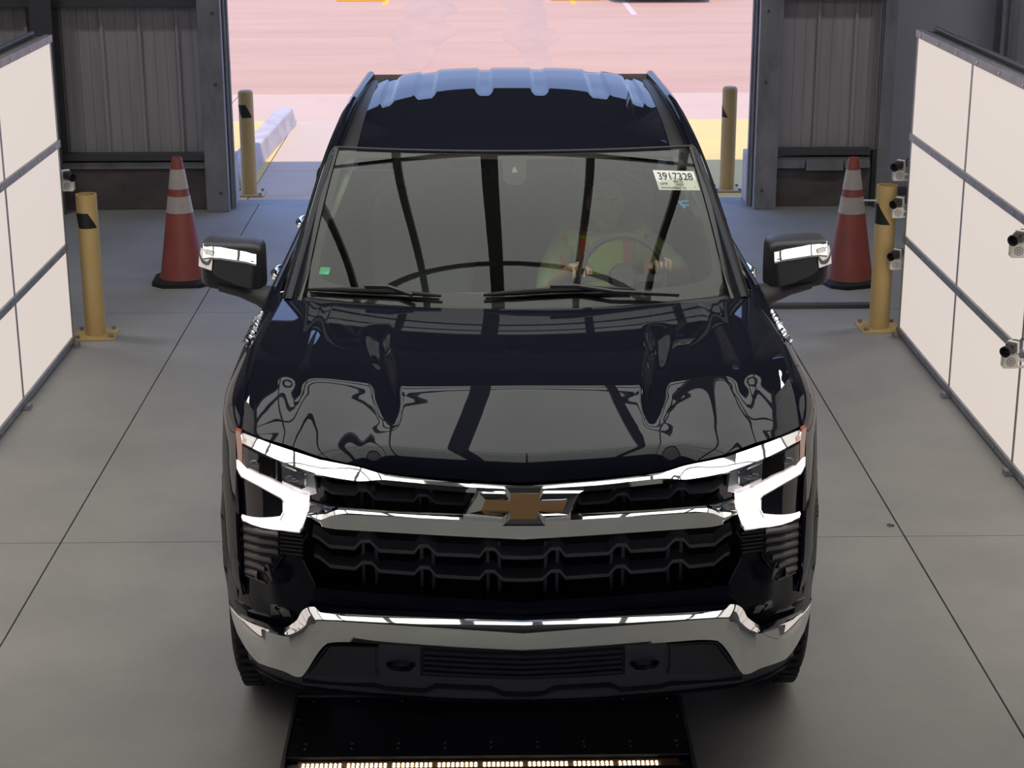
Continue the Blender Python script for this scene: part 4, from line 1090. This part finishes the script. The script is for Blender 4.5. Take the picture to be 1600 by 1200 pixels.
bm = bmesh.new(); bmesh.ops.create_uvsphere(bm, u_segments=32, v_segments=20, radius=1)
for w in bm.verts: x, y, z = w.co; w.co = hc+Vector((x*.082, y*.101+.004, z*.130+.003))
bmesh.ops.delete(bm, geom=[w for w in bm.verts if w.co.z < hc.z+.075+(w.co.y-hc.y)*-.9], context='VERTS'); obj('hair', bm, HAIR, hb, ang=80)
# hands: palm and five fingers closing on the rim
def hand(wr, d, s):
    V = [tuple(wr), tuple(wr+d*.045), tuple(wr+d*.085)]; E = [(0, 1), (1, 2)]; R = [.024, .030, .024]
    side_ = Vector((1, 0, 0)); dn = Vector((0, -.25, -.97))
    for k, (o_, l) in enumerate(((-.030, .030), (-.010, .034), (.010, .032), (.029, .025))):
        b = len(V); p0 = wr+d*.085+side_*o_; V += [tuple(p0), tuple(p0+d*l+dn*.006), tuple(p0+d*l*1.2+dn*.03), tuple(p0+d*l*.7+dn*.048)]; E += [(2, b), (b, b+1), (b+1, b+2), (b+2, b+3)]; R += [.0095, .0090, .0085, .0075]
    b = len(V); p0 = wr+d*.03+side_*(-s*.03); V += [tuple(p0), tuple(p0+side_*(-s*.022)+d*.025+dn*.012), tuple(p0+side_*(-s*.018)+d*.055+dn*.03)]; E += [(1, b), (b, b+1), (b+1, b+2)]; R += [.013, .011, .009]
    return V, E, R
for s, wr in ((-1, Vector((px-.155, py-.51, 1.235))), (1, Vector((px+.215, py-.51, 1.24)))):
    d = Vector((0, -.92, .38)).normalized() if s > 0 else Vector((.15, -.9, .1)).normalized()
    V, E_, R = hand(wr, d, s); obj('hand', skin('hand', V, E_, R, SKIN, PR), None, PR, ang=80)
# clothing: shirt sleeves and trousers and vest follow the body
Vs = Vb[:5]+[Vb[6], Vb[7], Vb[8], Vb[11], Vb[12], Vb[13]]
Es = [(0,1),(1,2),(2,3),(3,4),(3,5),(5,6),(6,7),(3,8),(8,9),(9,10)]
obj('shirt', skin('shirt', Vs, Es, [.148, .143, .158, .138, .068, .086, .070, .058, .086, .070, .058], SHIRT, PR), None, PR, ang=80)
Vt = [Vb[0], Vb[16], Vb[17], Vb[18], Vb[19], Vb[20], Vb[21]]
obj('trousers', skin('trousers', Vt, [(0,1),(1,2),(2,3),(0,4),(4,5),(5,6)], [.150, .10, .085, .065, .10, .085, .065], TROU, PR), None, PR, ang=80)
Vv = [Vb[0], Vb[1], Vb[2], Vb[3], (px, py-.01, 1.24), (px-.15, py, 1.235), (px-.20, py-.01, 1.19), (px+.15, py, 1.235), (px+.20, py-.01, 1.20)]
vest = obj('safety_vest', skin('safety_vest', Vv, [(0,1),(1,2),(2,3),(3,4),(3,5),(5,6),(3,7),(7,8)], [.156, .151, .166, .148, .080, .094, .088, .094, .088], VEST, PR), None, PR, ang=80)
dg = bpy.context.evaluated_depsgraph_get()
from mathutils.bvhtree import BVHTree
bpy.context.view_layer.update()
bt = BVHTree.FromPolygons([v.co.copy() for v in vest.data.vertices], [tuple(p.vertices) for p in vest.data.polygons])
def stripe(path, w, m):
    rows = []
    for (x, z) in path:
        r = []
        for dx in (-w/2, 0, w/2):
            h = bt.ray_cast(Vector((x+dx, py-1, z)), Vector((0, 1, 0)))
            r.append((x+dx, (h[0].y if h[0] else py-.1)-.004, z))
        rows.append(r)
    o = obj('vest_stripe', grid(rows), m, vest); md = o.modifiers.new('t', 'SOLIDIFY'); md.thickness = .003
for s in (-1, 1):
    stripe([(px+s*(.100), .95+.022*k) for k in range(17)], .040, VORG)
    stripe([(px+s*(.100+.030), .95+.022*k) for k in range(17)], .016, REFL)
    stripe([(px+s*.190, 1.10+.022*k) for k in range(9)], .030, VORG)

# ================================================================== outside: parked car, wheel stops
def wheel_stop(x, y, label):
    v = [(-.45, -.07, 0), (.45, -.07, 0), (.45, .07, 0), (-.45, .07, 0), (-.42, -.04, .11), (.42, -.04, .11), (.42, .04, .11), (-.42, .04, .11)]
    return obj('wheel_stop', (v, [(0,3,2,1),(4,5,6,7),(0,1,5,4),(1,2,6,5),(2,3,7,6),(3,0,4,7)]), YLINE, loc=(x, y, -.006), ang=0, bevel=.015, label=label, cat='wheel stop', group='yellow wheel stops in the lot')
w1 = WZ(566, 1); wheel_stop(w1.x, w1.y+.1, 'yellow wheel stop in the sunlit lot, left of the two at the top edge')
w1 = WZ(902, 1); wheel_stop(w1.x, w1.y+.1, 'yellow wheel stop in the sunlit lot, right of the two at the top edge')
cp = WZ(1040, 5); car = empty('parked_car', (cp.x, cp.y-.05, 0), 0, label='dark parked car in the sunlit lot, only its underside edge in view', cat='car')
rows = []
for y, zb, zt, hw in ((0, .25, .55, .80), (.08, .20, .72, .86), (.5, .18, .86, .90), (1.2, .18, .95, .91), (1.9, .18, 1.35, .90), (2.4, .18, 1.45, .90), (3.3, .18, 1.42, .90), (3.9, .2, 1.0, .89), (4.4, .25, .9, .84)):
    tw = hw if zt < 1 else hw*.72
    rows.append([(-hw*.95, y, zb), (-hw, y, zb+.1), (-hw, y, min(.82, zt-.05)), (-tw, y, zt), (0, y, zt+.02), (tw, y, zt), (hw, y, min(.82, zt-.05)), (hw, y, zb+.1), (hw*.95, y, zb)])
obj('car_body', grid(rows, True), BLACKG, car, ang=40)
for x in (-.78, .78):
    for y in (.75, 3.6):
        bm = bmesh.new(); lathe(bm, ((.2, -.10), (.31, -.10), (.32, 0), (.31, .10), (.2, .10)), 28, 'X', (x, y, .32)); obj('tyre', bm, RUBBER, car)
for x in (-.6, .6): obj('car_headlight', box(x-.14, x+.14, .0, .05, .60, .70), LAMPH, car, ang=0)
bl = WZ(1391, 824); bm = bmesh.new()
for k in range(5):
    a = k*1.3; bm.faces.new([bm.verts.new(q) for q in ((.0, 0, .002), (.014*cos(a), .014*sin(a), .006+.002*k), (.02*cos(a+.4), .02*sin(a+.4), .003), (.012*cos(a+.9), .012*sin(a+.9), .001))])
obj('leaf_scrap', bm, STEM, loc=(bl.x, bl.y, 0), ang=0, label='tiny dry leaf scrap on the floor right of the truck', cat='leaf')
